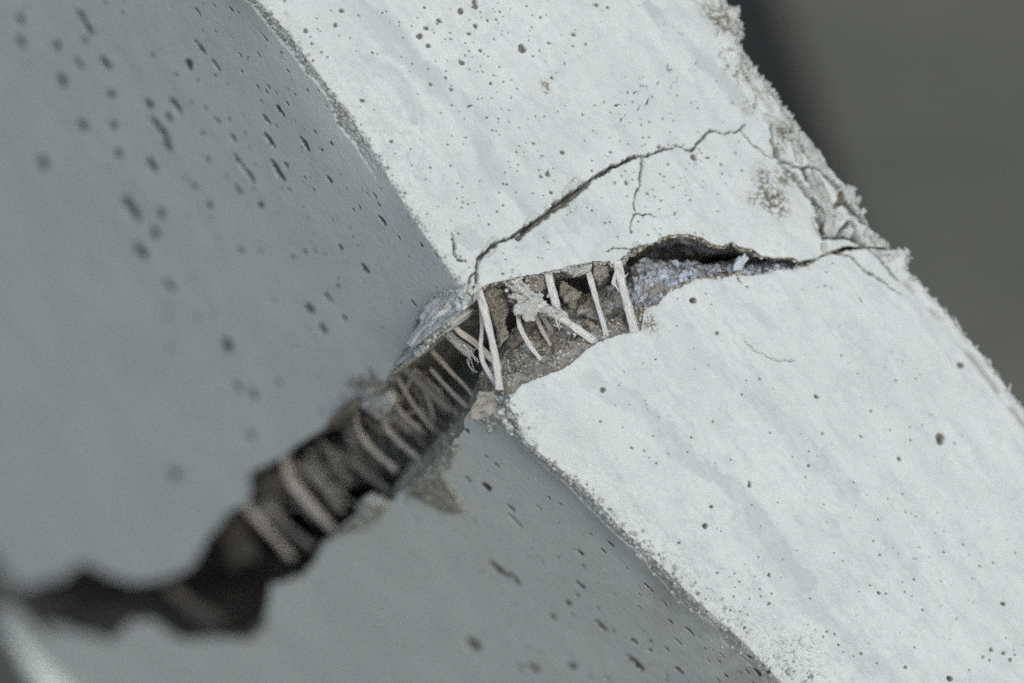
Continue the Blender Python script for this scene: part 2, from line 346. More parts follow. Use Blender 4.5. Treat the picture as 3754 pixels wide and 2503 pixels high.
def seg_dist(x, y, pts):
    """distance of points to a polyline and the half width there"""
    best = np.full(x.shape, 1e9); wid = np.zeros(x.shape)
    for (x0, y0, w0), (x1, y1, w1) in zip(pts[:-1], pts[1:]):
        dx, dy = x1 - x0, y1 - y0; L2 = dx * dx + dy * dy + 1e-9
        u = np.clip(((x - x0) * dx + (y - y0) * dy) / L2, 0, 1)
        d = np.hypot(x - x0 - u * dx, y - y0 - u * dy)
        m = d < best; best = np.where(m, d, best); wid = np.where(m, (w0 + (w1 - w0) * u) / 2, wid)
    return best, wid

def build_block(blk, part_name, label, parent):
    R_end = -8600.0 if blk == 'u' else 5600.0
    vis = -2150.0 if blk == 'u' else 2950.0
    # row parameter: dense where the frame sees it
    f = rim_t(blk, S)
    if blk == 'u': n1 = 560; off = np.concatenate([[0, 1.5], np.linspace(3.6, 2100, n1), 2100 + np.array([12, 40, 100, 260, 700, 1600, 3200, 5400, 6500])])
    else: n1 = 560; off = np.concatenate([[0, 1.5], np.linspace(3.8, 2500, n1), 2500 + np.array([12, 40, 100, 260, 700, 1300, 2000, 2500])])
    sgn = -1 if blk == 'u' else 1
    nr = len(off); nc = len(S)
    # shaded face reaches farther along t because of perspective
    stretch = np.interp(S, [-7900, -1000, 0, WID], [1.75, .95, .74, .64]) if blk == 'u' else np.interp(S, [-7900, -2500, 0, WID], [.5, .55, .66, .86])
    t = f[None, :] + sgn * np.where(off[:, None] > (2100 if blk == 'u' else 2500), off[:, None] + (2100 if blk == 'u' else 2500) * (stretch[None, :] - 1), off[:, None] * stretch[None, :])
    tt = np.clip(t, min(R_end, -R_end) * 2, 20000)
    s = np.broadcast_to(S[None, :], t.shape)
    a, b = ab_of(blk, s, tt)
    fr = s >= 0; face_b = (s >= 0) & (s <= WID); lf = s < 0
    aa = np.where(face_b, a, 0); 
    # planar coordinates for surface features: x across, y along
    X = np.where(lf, s, a); Y = tt
    seed = 0.0 if blk == 'u' else 40.0
    h = np.zeros(t.shape); dirt_shade = np.zeros(t.shape); grey = np.zeros(t.shape); brown = np.zeros(t.shape)
    # ---- broad unevenness and fine skin
    n_big = fbm(X / 260, Y / 330, seed, o=3)
    h += 3 * n_big
    fine = fbm(X / 9, Y / 9, seed + 3, o=3, g=.6)
    edge_near = np.exp(-np.abs(np.maximum(s, 0)) / (60 if blk == 'u' else 95)) * face_b
    rough_zone = sstep(fbm(X / 170, Y / 230, seed + 7, o=3), -0.15, 0.5)
    h += fine * (0.5 + 1.1 * edge_near + (0.7 * rough_zone * np.exp(-np.maximum(s, 0) / 300)) * face_b)
    mid = fbm(X / 28, Y / 28, seed + 9, o=4, g=.6)
    if blk == 'l':
        crumb = np.exp(-np.maximum(s, 0) / (120 + 150 * sstep(Y, 1000, 1700))) * sstep(Y, 500, 1300) * face_b
    else:
        crumb = np.exp(-np.maximum(s, 0) / 40) * face_b * 0.9
    h += crumb * (mid * 11 + fbm(X / 11, Y / 11, seed + 2, o=3, g=.7) * 5) - crumb * 5
    grey_crumb = crumb * sstep(-mid, 0.12, 0.5)
    # near the corner: worn edge
    Rr = 11 + 26 * np.clip(fbm(Y / 130, Y * 0 + seed + 41, o=3, g=.6) - .12, 0, 1) + 15 * np.clip(fbm(Y / 60, Y * 0 + seed, o=4, g=.6) + .2, -.4, 1) + 8 * vnoise(Y / 9, Y * 0 + seed + 1)
    if blk == 'l': Rr = Rr + 12 * sstep(Y, 500, 1300)
    corner = 0.42 * Rr * np.exp(-np.abs(s) / (0.9 * np.maximum(Rr, 6)))
    # shaded face: granular torn band right beside the corner
    band_w = (42 + 30 * fbm(Y / 120, Y * 0 + seed + 20, o=3)) * (1.0 if blk == 'u' else 1.25)
    if blk == 'u': band_on = sstep(-Y, 560, 760)
    else: band_on = np.clip(1 - sstep(Y, 1150, 1500) * .65, 0, 1)
    band = lf * band_on * sstep(s + band_w * 2.2, 0, 14)
    h += band * (-6 + 9 * fbm(X / 13, Y / 13, seed + 30, o=3, g=.7))
    grey += 0.75 * band * sstep(fbm(X / 16, Y / 16, seed + 31, o=3), -0.3, 0.3)
    dirt_shade += 0.5 * band * sstep(fbm(X / 9, Y / 9, seed + 33, o=2), 0.1, 0.5)
    # far edge of the pale face: torn rim
    de = WID - s
    fe = np.exp(-np.abs(de) / 20) * ((s > 600)) * (1 - .45 * sstep(Y, 60, 260))
    h += fe * (10 * fbm(X / 22, Y / 16, seed + 50, o=4, g=.65) + 4)
    brown += fe * 0.75 * sstep(fbm(X / 24, Y / 40, seed + 51, o=3), -0.25, 0.35)
    ridge = np.exp(-((de - 46) / 12) ** 2) * face_b
    h -= ridge * 9 * (0.6 + fbm(Y / 50, Y * 0, seed + 3)); brown += ridge * 0.55 * sstep(fbm(Y / 70, Y * 0 + 9, seed), -.3, .2)
    bandr = sstep(-np.abs(de - 60), -66, -35) * face_b * (sstep(Y, -700, -520) * sstep(-Y, -60, 40))
    rr1 = fbm(X / 26, Y / 75, seed + 55, o=4, g=.6); rdg = 1 - sstep(np.abs(rr1), 0, .07)
    h += bandr * (15 * rr1 + 4 * fbm(X / 9, Y / 14, seed + 56, o=3)) - 13 * rdg * bandr; brown += .8 * rdg * bandr; dirt_shade += .55 * (1 - sstep(np.abs(rr1), 0, .025)) * bandr
    if blk == 'l':
        fza, fzt = on_b(2945, 2400); fz = np.exp(-(((a - fza) / 95) ** 2 + ((tt - fzt) / 110) ** 2) ** 2) * face_b + .5 * sstep(Y, 900, 1500) * sstep(-s, -150, -60) * face_b
        fi = np.abs(fbm(X / 34, Y / 34, 92., o=4, g=.62)); fl = fz * (1 - sstep(fi, .004, .028)); dirt_shade += .8 * fl; h -= 9 * fl
        gr = fz * sstep(fbm(X / 10, Y / 10, 93., o=3, g=.65), .1, .5); grey += .7 * gr; h -= 4 * gr
    # ---- grey drifts
    if True:
        wx = a + 46 * fbm(X / 70, Y / 90, seed + 60, o=5, g=.65); wy = tt + 46 * fbm(X / 70, Y / 70, seed + 61, o=5, g=.65)
        spread = .45 + .55 * sstep(fbm(X / 90, Y / 150, seed + 62, o=4, g=.6), -.35, .3)
        rows = slice(0, nr)
        for pts, w, st in greys:
            q = [(*on_b(px, py), 2 * w) for px, py in pts]
            d, _ = seg_dist(wx, wy, q)
            grey = np.maximum(grey, st * 1.05 * spread * (1 - sstep(d, w * .55, w * 1.15)) * face_b)
        drift = fbm((X) / 55, Y / 300, seed + 70, o=5, g=.6)
        grey += 0.22 * sstep(drift, 0.0, 0.35) * face_b
        cloud = fbm(X / 120, Y / 210, seed + 72, o=5, g=.62); grey += .3 * sstep(cloud, .02, .12) * face_b * sstep(-np.abs(cloud - .1), -.14, -.02)
        bf = fbm(wx / 170, wy / 900, seed + 74, o=3, g=.5); ph = (bf * 3.2) % 1.0; grey += .26 * sstep(ph, .35, 1.0) * (1 - sstep(ph, .97, 1.0)) * face_b * (.5 + .5 * sstep(s, 200, 500))
        wisp = np.abs(fbm(X / 70, Y / 260, seed + 73, o=4, g=.6)); grey += .35 * (1 - sstep(wisp, 0, .018)) * face_b * sstep(cloud, -.1, .15)
        pat = fbm(X / 25, Y / 34, seed + 75, o=5, g=.65)
        grey += 0.55 * sstep(pat, 0.08, 0.4) * rough_zone * face_b * np.exp(-np.maximum(s, 0) / 700)
        gran = fbm(X / 7, Y / 7, seed + 78, o=3, g=.7); gz = face_b * (np.exp(-np.maximum(s, 0) / 110) + .5 * rough_zone * np.exp(-np.maximum(s, 0) / 450))
        gq = sstep(gran, .22, .5) * gz; grey += .8 * gq; h -= 3.5 * gq
        grey += 0.6 * grey_crumb
    for px, py, r, st in browns:
        qa, qt = on_b(px, py); d = np.hypot((a - qa), (tt - qt) * .8) / r
        m = (d < 2.2) & face_b
        g_ = np.where(m, np.exp(-d * d) * st * sstep(fbm(X / 7, Y / 7, 5.0, o=3, g=.7), -0.12, 0.22) * 1.5, 0); brown += g_; h -= g_ * 5; dirt_shade += .3 * g_
    # brownish wash on the shaded face beside the lower crumbling corner
    if blk == 'l':
        wq = np.exp(-((tt - 1500) / 420) ** 2) * np.exp(np.minimum(s, 0) / 420) * lf
        brown += 0.5 * wq * sstep(fbm(X / 200, Y / 90, 3.0, o=4), -.5, .4)
    # ---- pits
    def pit(cx, ct, ra, rt, depth, ang=0.0, k=2.4, dd=0.9):
        m = max(ra, rt) * 1.25 + 4
        c0 = np.searchsorted(S, cx - m * WID / 1400); c1 = np.searchsorted(S, cx + m * WID / 1400)
        if c1 <= c0: return
        x = X[:, c0:c1]; y = Y[:, c0:c1]
        ci = slice(c0, c1)
        col = y[:, 0]; rr = np.where((y.min(1) < ct + m) & (y.max(1) > ct - m))[0]
        if len(rr) == 0: return
        ri = slice(rr[0], rr[-1] + 1)
        x = X[ri, ci]; y = Y[ri, ci]
        ph = np.arctan2(y - ct, x - cx); irr = 1 + 0.13 * np.sin(ph * 2 + cx) + 0.08 * np.sin(ph * 3 + ct)
        d2 = (((x - cx) / ra) ** 2 + ((y - ct) / rt) ** 2) / irr ** 2
        q = np.clip((1 - d2) * k, 0, 1)
        h[ri, ci] -= q * depth; dirt_shade[ri, ci] = np.maximum(dirt_shade[ri, ci], dd * np.clip((1.12 - d2) * 5, 0, 1))  # shade of the pit painted in, since the hole is shallow
    for px, py, r in pits_b:
        qa, qt = on_b(px, py)
        side = qt < np.interp(s_of_b(blk, qa, qt), S, f) if blk == 'u' else qt > np.interp(s_of_b(blk, qa, qt), S, f)
        if not side: continue
        # X is the true distance a on the pale face, columns are in s
        ss = s_of_b(blk, qa, qt)
        _pit_b(h, dirt_shade, brown, S, X, Y, ss, qa, qt, max(r, 3.4) * 1.08, max(r, 3.4), rng)
    for px, py, hl, hw in (pits_l if blk == 'u' else pits_l2):
        qb, qt = on_s(px, py, blk)
        b1, t1 = on_s(px + hl * EX, py + hl * EY, blk)
        b2, t2 = on_s(px - hw * EY, py + hw * EX, blk)
        rt = abs(t1 - qt); ra = max(abs(b2 - qb), 5)
        pit(-qb, qt, ra * .68, rt * 1.12, 3 + .2 * min(ra, rt), dd=rng.uniform(.86, .98), k=4)
    # small scattered pores
    if blk == 'u':
        N1 = 900; ra_ = rng.uniform(40, 1380, N1); rt_ = rng.uniform(-1900, 250, N1)
    else:
        N1 = 420; ra_ = rng.uniform(150, 1380, N1); rt_ = rng.uniform(150, 2700, N1)
    for i in range(N1):
        qa, qt = ra_[i], rt_[i]; ss = float(s_of_b(blk, np.array(qa), np.array(qt)))
        if not (20 < ss < WID - 60): continue
        dens = fbm(np.array([qa / 260.]), np.array([qt / 260.]), 90 + seed, o=2)[0]
        if rng.random() > 0.55 + 0.9 * dens: continue
        ft = np.interp(ss, S, f)
        if (qt > ft - 12) if blk == 'u' else (qt < ft + 12): continue
        r = 2.6 + 2.2 * rng.random() ** 3
        _pit_b(h, dirt_shade, brown, S, X, Y, ss, qa, qt, r * 1.1, r, rng)
    N2 = 420 if blk == 'u' else 330
    for i in range(N2):
        ss = -rng.random() ** 1.6 * 3200 - 12; qt = rng.uniform(-2900, 300) if blk == 'u' else rng.uniform(300, 3200)
        r = 3.5 + 7 * rng.random() ** 3
        pit(ss, qt, r * rng.uniform(.8, 1.3), r * rng.uniform(.9, 1.6), 2 + r * .15, dd=rng.uniform(.5, .95), k=4)
    # ---- cracks as grooves
    for cr in (cracks_u if blk == 'u' else cracks_l):
        q = [(*on_b(px, py), w) for px, py, w in cr]
        lo = min(v[0] for v in q) - 50; hi = max(v[0] for v in q) + 50; tl = min(v[1] for v in q) - 50; th = max(v[1] for v in q) + 50
        ok = face_b & (a > lo) & (a < hi) & (tt > tl) & (tt < th)
        ii = np.where(ok)
        if len(ii[0]) == 0: continue
        x = a[ii] + 10 * fbm(a[ii] / 17, tt[ii] / 17, 4.0, o=4, g=.75); y = tt[ii] + 10 * fbm(a[ii] / 17, tt[ii] / 17, 14.0, o=4, g=.75)
        d, w = seg_dist(x, y, q)
        gain = 1.55 if (blk == 'u' and 10 <= cracks_u.index(cr) <= 16) else 1.35 if (blk == 'u' and cracks_u.index(cr) in (4, 5)) else (1.12 if blk == 'u' and cracks_u.index(cr) == 1 else .86)
        w = np.maximum(w * gain, 1.5) * (1 + .6 * fbm(a[ii] / 16, tt[ii] / 16, 24.0, o=3))
        q_ = np.clip(1 - (d / (w + 1.4)) ** 2, 0, 1)
        prof = np.clip(q_ * 2.6, 0, 1)
        h[ii] -= prof * (w * 4.2 + 9)
        dirt_shade[ii] = np.maximum(dirt_shade[ii], 0.95 * sstep(q_, .1, .6) * (.35 if cr[0][:2] == (2730, 1250) else 1))  # groove shade painted into the colour
        big = sstep(w, 4.5, 8)
        dlo, _ = seg_dist(x, y, [(u_, v_ + w_ * .42, w_) for u_, v_, w_ in q])
        lit = big * np.clip(1.5 - dlo / (w * .6), 0, 1); brown[ii] = np.clip(brown[ii] + .8 * lit, 0, 1); dirt_shade[ii] *= (1 - .85 * lit); h[ii] += prof * lit * w * 1.8  # lit lower wall painted brown, painted shade stays on the upper side
        chip_ = big * sstep(fbm(a[ii] / 20, tt[ii] / 20, 31., o=3, g=.6), .12, .3) * sstep(-d, -w * 2.6, -w * 1.6); h[ii] -= chip_ * 5; grey[ii] = np.maximum(grey[ii], chip_ * .9)
        lip = np.exp(-((d - w * 1.25) / 5) ** 2) * big; h[ii] += lip * 2.4 * fbm(a[ii] / 8, tt[ii] / 8, 2.0, o=3)
    # spalled skin patches along the first crack (upper side)
    if blk == 'u':
        for px, py, ra, rb, dpt in ((2095,695,58,24,13),(1935,820,36,14,9),(1800,905,48,22,10),(1720,870,46,60,4),(2870,470,30,95,16),(2100,760,30,16,9),(2330,905,30,15,10)):
            qa, qt = on_b(px, py); th = math.radians(-8)
            ux = (a - qa) * .93 + (tt - qt) * -.36; uy = (a - qa) * .36 + (tt - qt) * .93
            d = (ux / ra) ** 2 + (uy / rb) ** 2 + .5 * fbm(X / 14, Y / 14, 44., o=3, g=.6)
            m = sstep(1 - d, 0.0, 0.18) * face_b
            h -= m * dpt * (1 + .6 * fbm(X / 7, Y / 7, 46., o=3, g=.7)); grey = np.maximum(grey, .8 * m)
        # flakes lifting between the rim cracks
        for px, py, ra, rb, up in ((3020,640,70,150,10),(3085,700,40,120,16),(3120,830,50,60,20),(3010,560,30,60,12),(3000,500,30,80,14),(2690,60,50,60,14),(3160,880,40,60,12)):
            qa, qt = on_b(px, py)
            d = ((a - qa) / (ra * .5)) ** 2 + ((tt - qt) / (rb * .5)) ** 2
            h += up * np.clip(1 - d, 0, 1) ** .5 * (1 + .5 * fbm(X / 18, Y / 18, 48., o=3)) * face_b
    # crumbly roughness at the rim of the crack on the bright face
    dr = np.abs(off)[:, None] + 0 * s
    rr_ = np.exp(-dr / 7)
    h -= rr_ * 4.5 * (0.6 + fbm(X / 12, Y / 12, 77., o=3, g=.6)) * face_b
    brown += 0.8 * np.exp(-dr / 5) * sstep(fbm(X / 30, Y / 30, 79., o=3), -.1, .3) * (s > 380) * face_b
    # ---- displace
    wl = np.where(s < 0, 1.0, np.where(s > WID, 0.0, np.clip(.5 - s / 24, 0, .5))); wl = np.where((s < 0), np.clip(.5 - s / 24, .5, 1), wl)
    wr = np.where(s > WID, 1.0, 0.0)
    wb = 1 - wl - wr
    hb = h
    fade = np.exp(-np.abs(s - WID) / 20)
    A = a - hb * wl + corner + hb * wr * .5; B = b - hb * wb + corner + np.where(s > WID - 40, 9 * fade, 0)
    A = A - 5 * fade * (1 + fbm(Y / 14, Y * 0, 5., o=3))
    V = P(A, B, tt)
    q = grid_quads(nr, nc, flip=(blk == 'u'))
    o = mesh_np(part_name, V.reshape(-1, 3), q, M_CONC, parent,
                {'dirt_shade': np.clip(dirt_shade, 0, 1), 'grey': np.clip(grey, 0, 1), 'brown': np.clip(brown, 0, .9)})
    o['label'] = label
    # hidden far side and sawn end, so that the half is a closed solid
    bk = np.stack([V[:, 0], V[:, -1]], 1)[np.unique(np.concatenate([[0], np.arange(0, nr, 12), [nr - 1]]))]
    z0 = {k_: np.zeros(bk.shape[0] * 2) for k_ in ('dirt_shade', 'grey', 'brown')}
    mesh_np('far_face', bk.reshape(-1, 3), grid_quads(bk.shape[0], 2), M_CONC, o, z0, smooth=False)
    er = V[-1, ::6]; er = np.vstack([er, V[-1, -1:]]); cen_ = er.mean(0); ev = np.vstack([er, cen_]); m_ = len(er)
    tri = np.array([(i_, (i_ + 1) % m_, m_) for i_ in range(m_)])
    mesh_np('end_face', ev, tri, M_CONC, o, {k_: np.zeros(len(ev)) for k_ in ('dirt_shade', 'grey', 'brown')}, smooth=False)
    return o, A[0], B[0], tt[0]

def _pit_b(h, dirt_shade, brown, S, X, Y, ss, qa, qt, ra, rt, rng):
    m = max(ra, rt) * 1.3 + 4
    c0 = np.searchsorted(S, ss - m * 1.15); c1 = np.searchsorted(S, ss + m * 1.15)
    if c1 <= c0: return
    y = Y[:, c0:c1]
    rr = np.where((y.min(1) < qt + m) & (y.max(1) > qt - m))[0]
    if len(rr) == 0: return
    ri = slice(rr[0], rr[-1] + 1); ci = slice(c0, c1)
    x = X[ri, ci]; y = Y[ri, ci]
    ph = np.arctan2(y - qt, x - qa); irr = 1 + 0.12 * np.sin(ph * 2 + qa) + 0.08 * np.sin(ph * 3 + qt)
    d2 = (((x - qa) / ra) ** 2 + ((y - qt) / rt) ** 2) / irr ** 2
    q = np.clip((1.1 - d2) * 2.6, 0, 1)
    h[ri, ci] -= q * (1.5 * ra + 2)
    dirt_shade[ri, ci] = np.maximum(dirt_shade[ri, ci], 0.8 * q)  # pore shade painted into the colour
    if ra > 7:
        brown[ri, ci] = np.maximum(brown[ri, ci], 0.8 * q * np.clip((x - qa) / ra * .8 + .3, 0, 1))
        dirt_shade[ri, ci] *= np.where(q > .5, .8, 1)

beam = bpy.data.objects.new('concrete_beam', None); link(beam)
beam.location = P(0, 0, 0)
beam['label'] = 'pale grey concrete beam split by a wide ragged crack bridged by white fibres'
beam['category'] = 'concrete beam'; beam['kind'] = 'thing'
BM = Matrix.Translation(beam.location).inverted()
bpy.context.view_layer.update()

ub, uA, uB, uT = build_block('u', 'upper_half', 'upper half of the beam above the crack, thin branching cracks running to its broken right rim', beam)
lb, lA, lB, lT = build_block('l', 'lower_half', 'lower half of the beam below the crack, its near corner crumbling', beam)

# ------------------------------------------------------------------ fracture faces over the cross-section
def wall(blk, name, parent):
    iL = np.where(S < 0)[0][::-1]; iR = np.where((S >= 0) & (S <= WID))[0]
    # thin out the hidden inside
    ga = S[iR]; gb = np.concatenate([[0], -S[iL]])
    A_rim_r = (uA if blk == 'u' else lA)[iR]; B_rim_r = (uB if blk == 'u' else lB)[iR]; T_rim_r = (uT if blk == 'u' else lT)[iR]
    A_rim_l = np.concatenate([[A_rim_r[0]], (uA if blk == 'u' else lA)[iL]]); B_rim_l = np.concatenate([[B_rim_r[0]], (uB if blk == 'u' else lB)[iL]])
    T_rim_l = np.concatenate([[T_rim_r[0]], (uT if blk == 'u' else lT)[iL]])
    ai = np.arange(len(ga)); bi = np.arange(len(gb))
    a0 = ga[None, :]; b0 = gb[:, None]
    a = np.broadcast_to(a0, (len(gb), len(ga))); b = np.broadcast_to(b0, a.shape)
    wr = a / (a + b + 1e-6); wr = np.where((a + b) == 0, 1, wr)
    wl_ = 1 - wr
    dmin = np.minimum(a, b)
    ru = rim_u_s; rl = rim_l_s
    T = wr * T_rim_r[None, :] + wl_ * T_rim_l[:, None]
    Tu = wr * ru[0][None, :] + wl_ * ru[1][:, None]; Tl = wr * rl[0][None, :] + wl_ * rl[1][:, None]
    gap = np.maximum(Tl - Tu, 5)
    amp = np.clip(dmin / 60, 0, 1)
    base = fbm(a / 150, b / 150, 3.3 if blk == 'l' else 7.7, o=4, g=.55) * 42 + fbm(a / 45, b / 45, 5.3 if blk == 'l' else 6.6, o=4, g=.6) * 24
    rough = (.5 - np.abs(fbm(a / 26, b / 26, 9.3 if blk == 'u' else 19.3, o=4, g=.62))) * 26 + 7 * fbm(a / 9, b / 9, 8., o=3, g=.7)
    if blk == 'l':
        full = 1 - sstep(a, 560, 720)
        rise = gap * (0.22 * sstep(b, 8, 60) + (0.34 + .42 * full) * sstep(b, 50, 330)) * wr ** 1.5
        rise += gap * (0.15 * sstep(a, 15, 60) + 0.42 * sstep(a, 90, 500)) * wl_ ** 1.5 * (1 - sstep(b, 1300, 2200)) - 170 * sstep(a, 2, 90) * sstep(b, 1900, 2600) * (1 - sstep(b, 5200, 6800)) * wl_
        # lit hummock inside the right-hand cavity
        rise += gap * (.2 * sstep(a, 620, 760)) * sstep(b, 20, 150) + gap * .16 * sstep(a, 640, 700) * fbm(a / 60, b / 60, 61., o=3) * sstep(b, 20, 90)
        T = T - rise + amp * (base + rough)
    else:
        drop = gap * 0.03 * sstep(b, 0, 200)
        T = T + gap * (.05 * sstep(b, 5, 60) + .12 * sstep(b, 60, 300)) * wr * sstep(-a, -640, -520) + gap * .12 * sstep(a, 40, 300) * wl_ * (1 - sstep(b, 1300, 2200)) - 170 * sstep(a, 2, 90) * sstep(b, 1900, 2600) * (1 - sstep(b, 5200, 6800)) * wl_ - gap * .08 * wr * sstep(a, 600, 700) * sstep(b, 10, 90) + amp * (base + rough) * .8 + 0 * drop
    # inner positions keep to the section, rims use displaced outer verts
    W_far = A_rim_r[-1]; N0 = A_rim_r[0]
    Ax = A_rim_r[None, :] + 0 * a; Bx = B_rim_l[:, None] + 0 * a
    Ax = np.where(b0 == 0, A_rim_r[None, :], Ax); 
    k = np.exp(-b / 20); Bx = Bx + k * (B_rim_r[None, :] - B_rim_l[0])
    k2 = np.exp(-a / 20); Ax = Ax + k2 * (A_rim_l[:, None] - A_rim_l[0])
    T[0, :] = T_rim_r; T[:, 0] = T_rim_l
    # thin out deep interior rows / columns
    keep_a = np.ones(len(ga), bool); keep_b = np.ones(len(gb), bool)
    keep_b[(gb > 900) & (bi % 2 == 1)] = False; keep_b[(gb > 3000) & (bi % 4 != 0)] = False
    keep_b[-1] = True
    Ax, Bx, T_, a_k, b_k = [v[keep_b] for v in (Ax, Bx, T, a, b)]
    V = P(Ax, Bx, T_)
    sh = a_k.shape
    fluff = .95 * sstep(a_k, 590, 690) * sstep(b_k, 25, 110) * sstep(fbm(a_k / 38, b_k / 38, 32., o=4, g=.6), -.2, .12) + .7 * sstep(fbm(a_k / 45, b_k / 45, 37., o=4, g=.6), .12, .35) * sstep(a_k, 150, 300) * sstep(b_k, 60, 150)
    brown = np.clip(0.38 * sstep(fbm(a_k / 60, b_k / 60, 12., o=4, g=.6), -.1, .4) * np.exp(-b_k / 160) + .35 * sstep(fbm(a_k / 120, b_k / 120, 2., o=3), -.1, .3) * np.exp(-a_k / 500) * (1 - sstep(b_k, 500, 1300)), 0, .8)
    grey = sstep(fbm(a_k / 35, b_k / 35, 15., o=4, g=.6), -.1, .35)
    dirt_shade = 0.7 * sstep(fbm(a_k / 12, b_k / 12, 17., o=3, g=.6), .1, .5) + .85 * sstep(fbm(a_k / 150, b_k / 400, 27., o=3) + 1.1 * sstep(b_k, 2200, 3400), .2, .6) * sstep(b_k, 1800, 2600)  # random dirt, plus painted shade far along the left crack
    dirt_shade = np.clip(dirt_shade + .8 * sstep(fbm(a_k / 30, b_k / 30, 28., o=3), .15, .3) * sstep(a_k, 600, 700) * (b_k > 30), 0, 1)  # hollows in the cavity drawn as painted shade
    o = mesh_np(name, V.reshape(-1, 3), grid_quads(sh[0], sh[1], flip=(blk == 'l')), M_FRAC, parent, {'dirt_shade': dirt_shade, 'grey': grey, 'brown': brown, 'fluff': np.clip(fluff, 0, 1)})
    return o, (Ax, Bx, T_)
_iR = np.where((S >= 0) & (S <= WID))[0]; _iL = np.where(S < 0)[0][::-1]
def both(Tx): return Tx[_iR], np.concatenate([[Tx[_iR][0]], Tx[_iL]])
rim_u_s = both(uT); rim_l_s = both(lT)
wu, WU = wall('u', 'fracture_face', ub)
wl, WL = wall('l', 'fracture_face', lb)

# ------------------------------------------------------------------ fibres
def catmull(pts, n):
    p = np.array(pts, float); p = np.vstack([2 * p[0] - p[1], p, 2 * p[-1] - p[-2]])
    out = []; segs = len(p) - 3
    for i in range(segs):
        for u in np.linspace(0, 1, max(2, n // segs), endpoint=(i == segs - 1)):
            a0, a1, a2, a3 = p[i:i + 4]
            out.append(0.5 * ((2 * a1) + (-a0 + a2) * u + (2 * a0 - 5 * a1 + 4 * a2 - a3) * u * u + (-a0 + 3 * a1 - 3 * a2 + a3) * u ** 3))
    return np.array(out)
def fibre(pts_px, width, depth, plane='b', material=None, thick=0.45, label=None, seed=0, taper=(1, 1), name='fibre', depth2=None, extend=30):
    """a flat ribbon with ridged faces; ends run on into the concrete"""
    q = []
    n = len(pts_px)
    for i, (px, py) in enumerate(pts_px):
        d = depth if depth2 is None else depth + (depth2 - depth) * i / (n - 1)
        if plane == 'b': a, t = on_b(px, py, d); q.append((a, d, t))
        else: b, t = on_l(px, py, d); q.append((d, b, t))
    q = np.array(q)
    if extend:
        d0 = q[0] - q[1]; d1 = q[-1] - q[-2]
        q = np.vstack([q[0] + d0 / np.linalg.norm(d0) * extend, q, q[-1] + d1 / np.linalg.norm(d1) * extend])
    c = catmull(q, 44); m = 16
    T = np.gradient(c, axis=0); T /= np.linalg.norm(T, axis=1)[:, None]
    # ribbon faces the opening
    out = np.array([0, -1.0, 0]) if plane == 'b' else np.array([-0.75, -0.65, 0])
    r = random.Random(seed); tw = r.uniform(-.35, .35)
    verts = []; uv = []
    L = np.linspace(0, 1, len(c))
    for i in range(len(c)):
        side = np.cross(T[i], out); side /= np.linalg.norm(side); nn = np.cross(side, T[i])
        an = tw * (L[i] - .5) * 2; s2 = side * math.cos(an) + nn * math.sin(an); n2 = -side * math.sin(an) + nn * math.cos(an)
        w = width / 2 * (taper[0] + (taper[1] - taper[0]) * L[i]) * (1 + .11 * math.sin(L[i] * 7 + seed) + .06 * math.sin(L[i] * 19 + seed * 2) + .04 * math.sin(L[i] * 47 + seed))
        for j in range(m):
            th = 2 * math.pi * j / m
            cx = math.cos(th); sy = math.sin(th)
            cx = math.copysign(abs(cx) ** .75, cx); sy = math.copysign(abs(sy) ** .75, sy)
            rid = 1 + .10 * math.sin(3 * th + seed) + .09 * ((j * 7 + seed) % 3 - 1)
            verts.append(c[i] + s2 * cx * w + n2 * sy * w * thick * rid); uv.append((j / m, L[i] * 3))
    verts = np.array(verts)
    V = P(verts[:, 0], verts[:, 1], verts[:, 2])
    nr = len(c); quads = []
    for i in range(nr - 1):
        for j in range(m):
            quads.append((i * m + j, i * m + (j + 1) % m, (i + 1) * m + (j + 1) % m, (i + 1) * m + j))
    k = len(V); V = np.vstack([V, V[:m].mean(0), V[-m:].mean(0)]); uv += [(0, 0), (0, 3)]
    for j in range(0, m, 2):
        quads.append((k, (j + 2) % m, j + 1, j)); b0 = (nr - 1) * m
        quads.append((k + 1, b0 + j, b0 + j + 1, b0 + (j + 2) % m))
    o = mesh_np(name, V, np.array(quads), material or M_FIB, beam, uv=np.array(uv))
    if label: o['label'] = label
    return o, c
def c1(*l): return [(1400 + x * .4677, 850 + y * .4677) for x, y in l]
def c2(*l): return [(700 + x * .5102, 1200 + y * .5102) for x, y in l]
def c3(*l): return [(x * .512, 1700 + y * .512) for x, y in l]
fibre(c1((765,490),(800,600),(845,780),(885,960),(905,1090),(918,1210)), 31, 14, seed=1, label='thick clear white fibre running straight down from the broken corner of the upper half', extend=14)
fibre(c1((778,560),(785,740),(775,900),(790,1010),(830,1090),(895,1190)), 19, 70, seed=2, label='thin bent fibre just behind the thick one at the broken corner')
f3, f3c = fibre(c1((425,660),(470,740),(540,820),(620,890),(700,950)), 32, -30, plane='l', seed=3, taper=(.8, 1.35), label='short fibre with a frayed torn end hanging over the left part of the crack', extend=6)
fibre(c1((1065,630),(1082,740),(1130,840),(1175,910),(1225,975)), 19, 60, seed=4, label='thin curved fibre in the middle of the crack', extend=16)
fibre(c1((1300,310),(1330,440),(1365,570),(1385,640)), 32, 30, seed=5, label='wide flat fibre crossing behind the crusted diagonal fibre')
f6, f6c = fibre(c1((1060,390),(1150,500),(1290,600),(1430,690),(1550,775),(1650,845)), 33, 8, seed=6, label='diagonal fibre crusted with grey mortar crumbs', extend=8)
fibre(c1((1610,290),(1655,440),(1695,590),(1730,700),(1748,770)), 23, 26, seed=7, label='slim clear fibre second from the right end of the open crack')
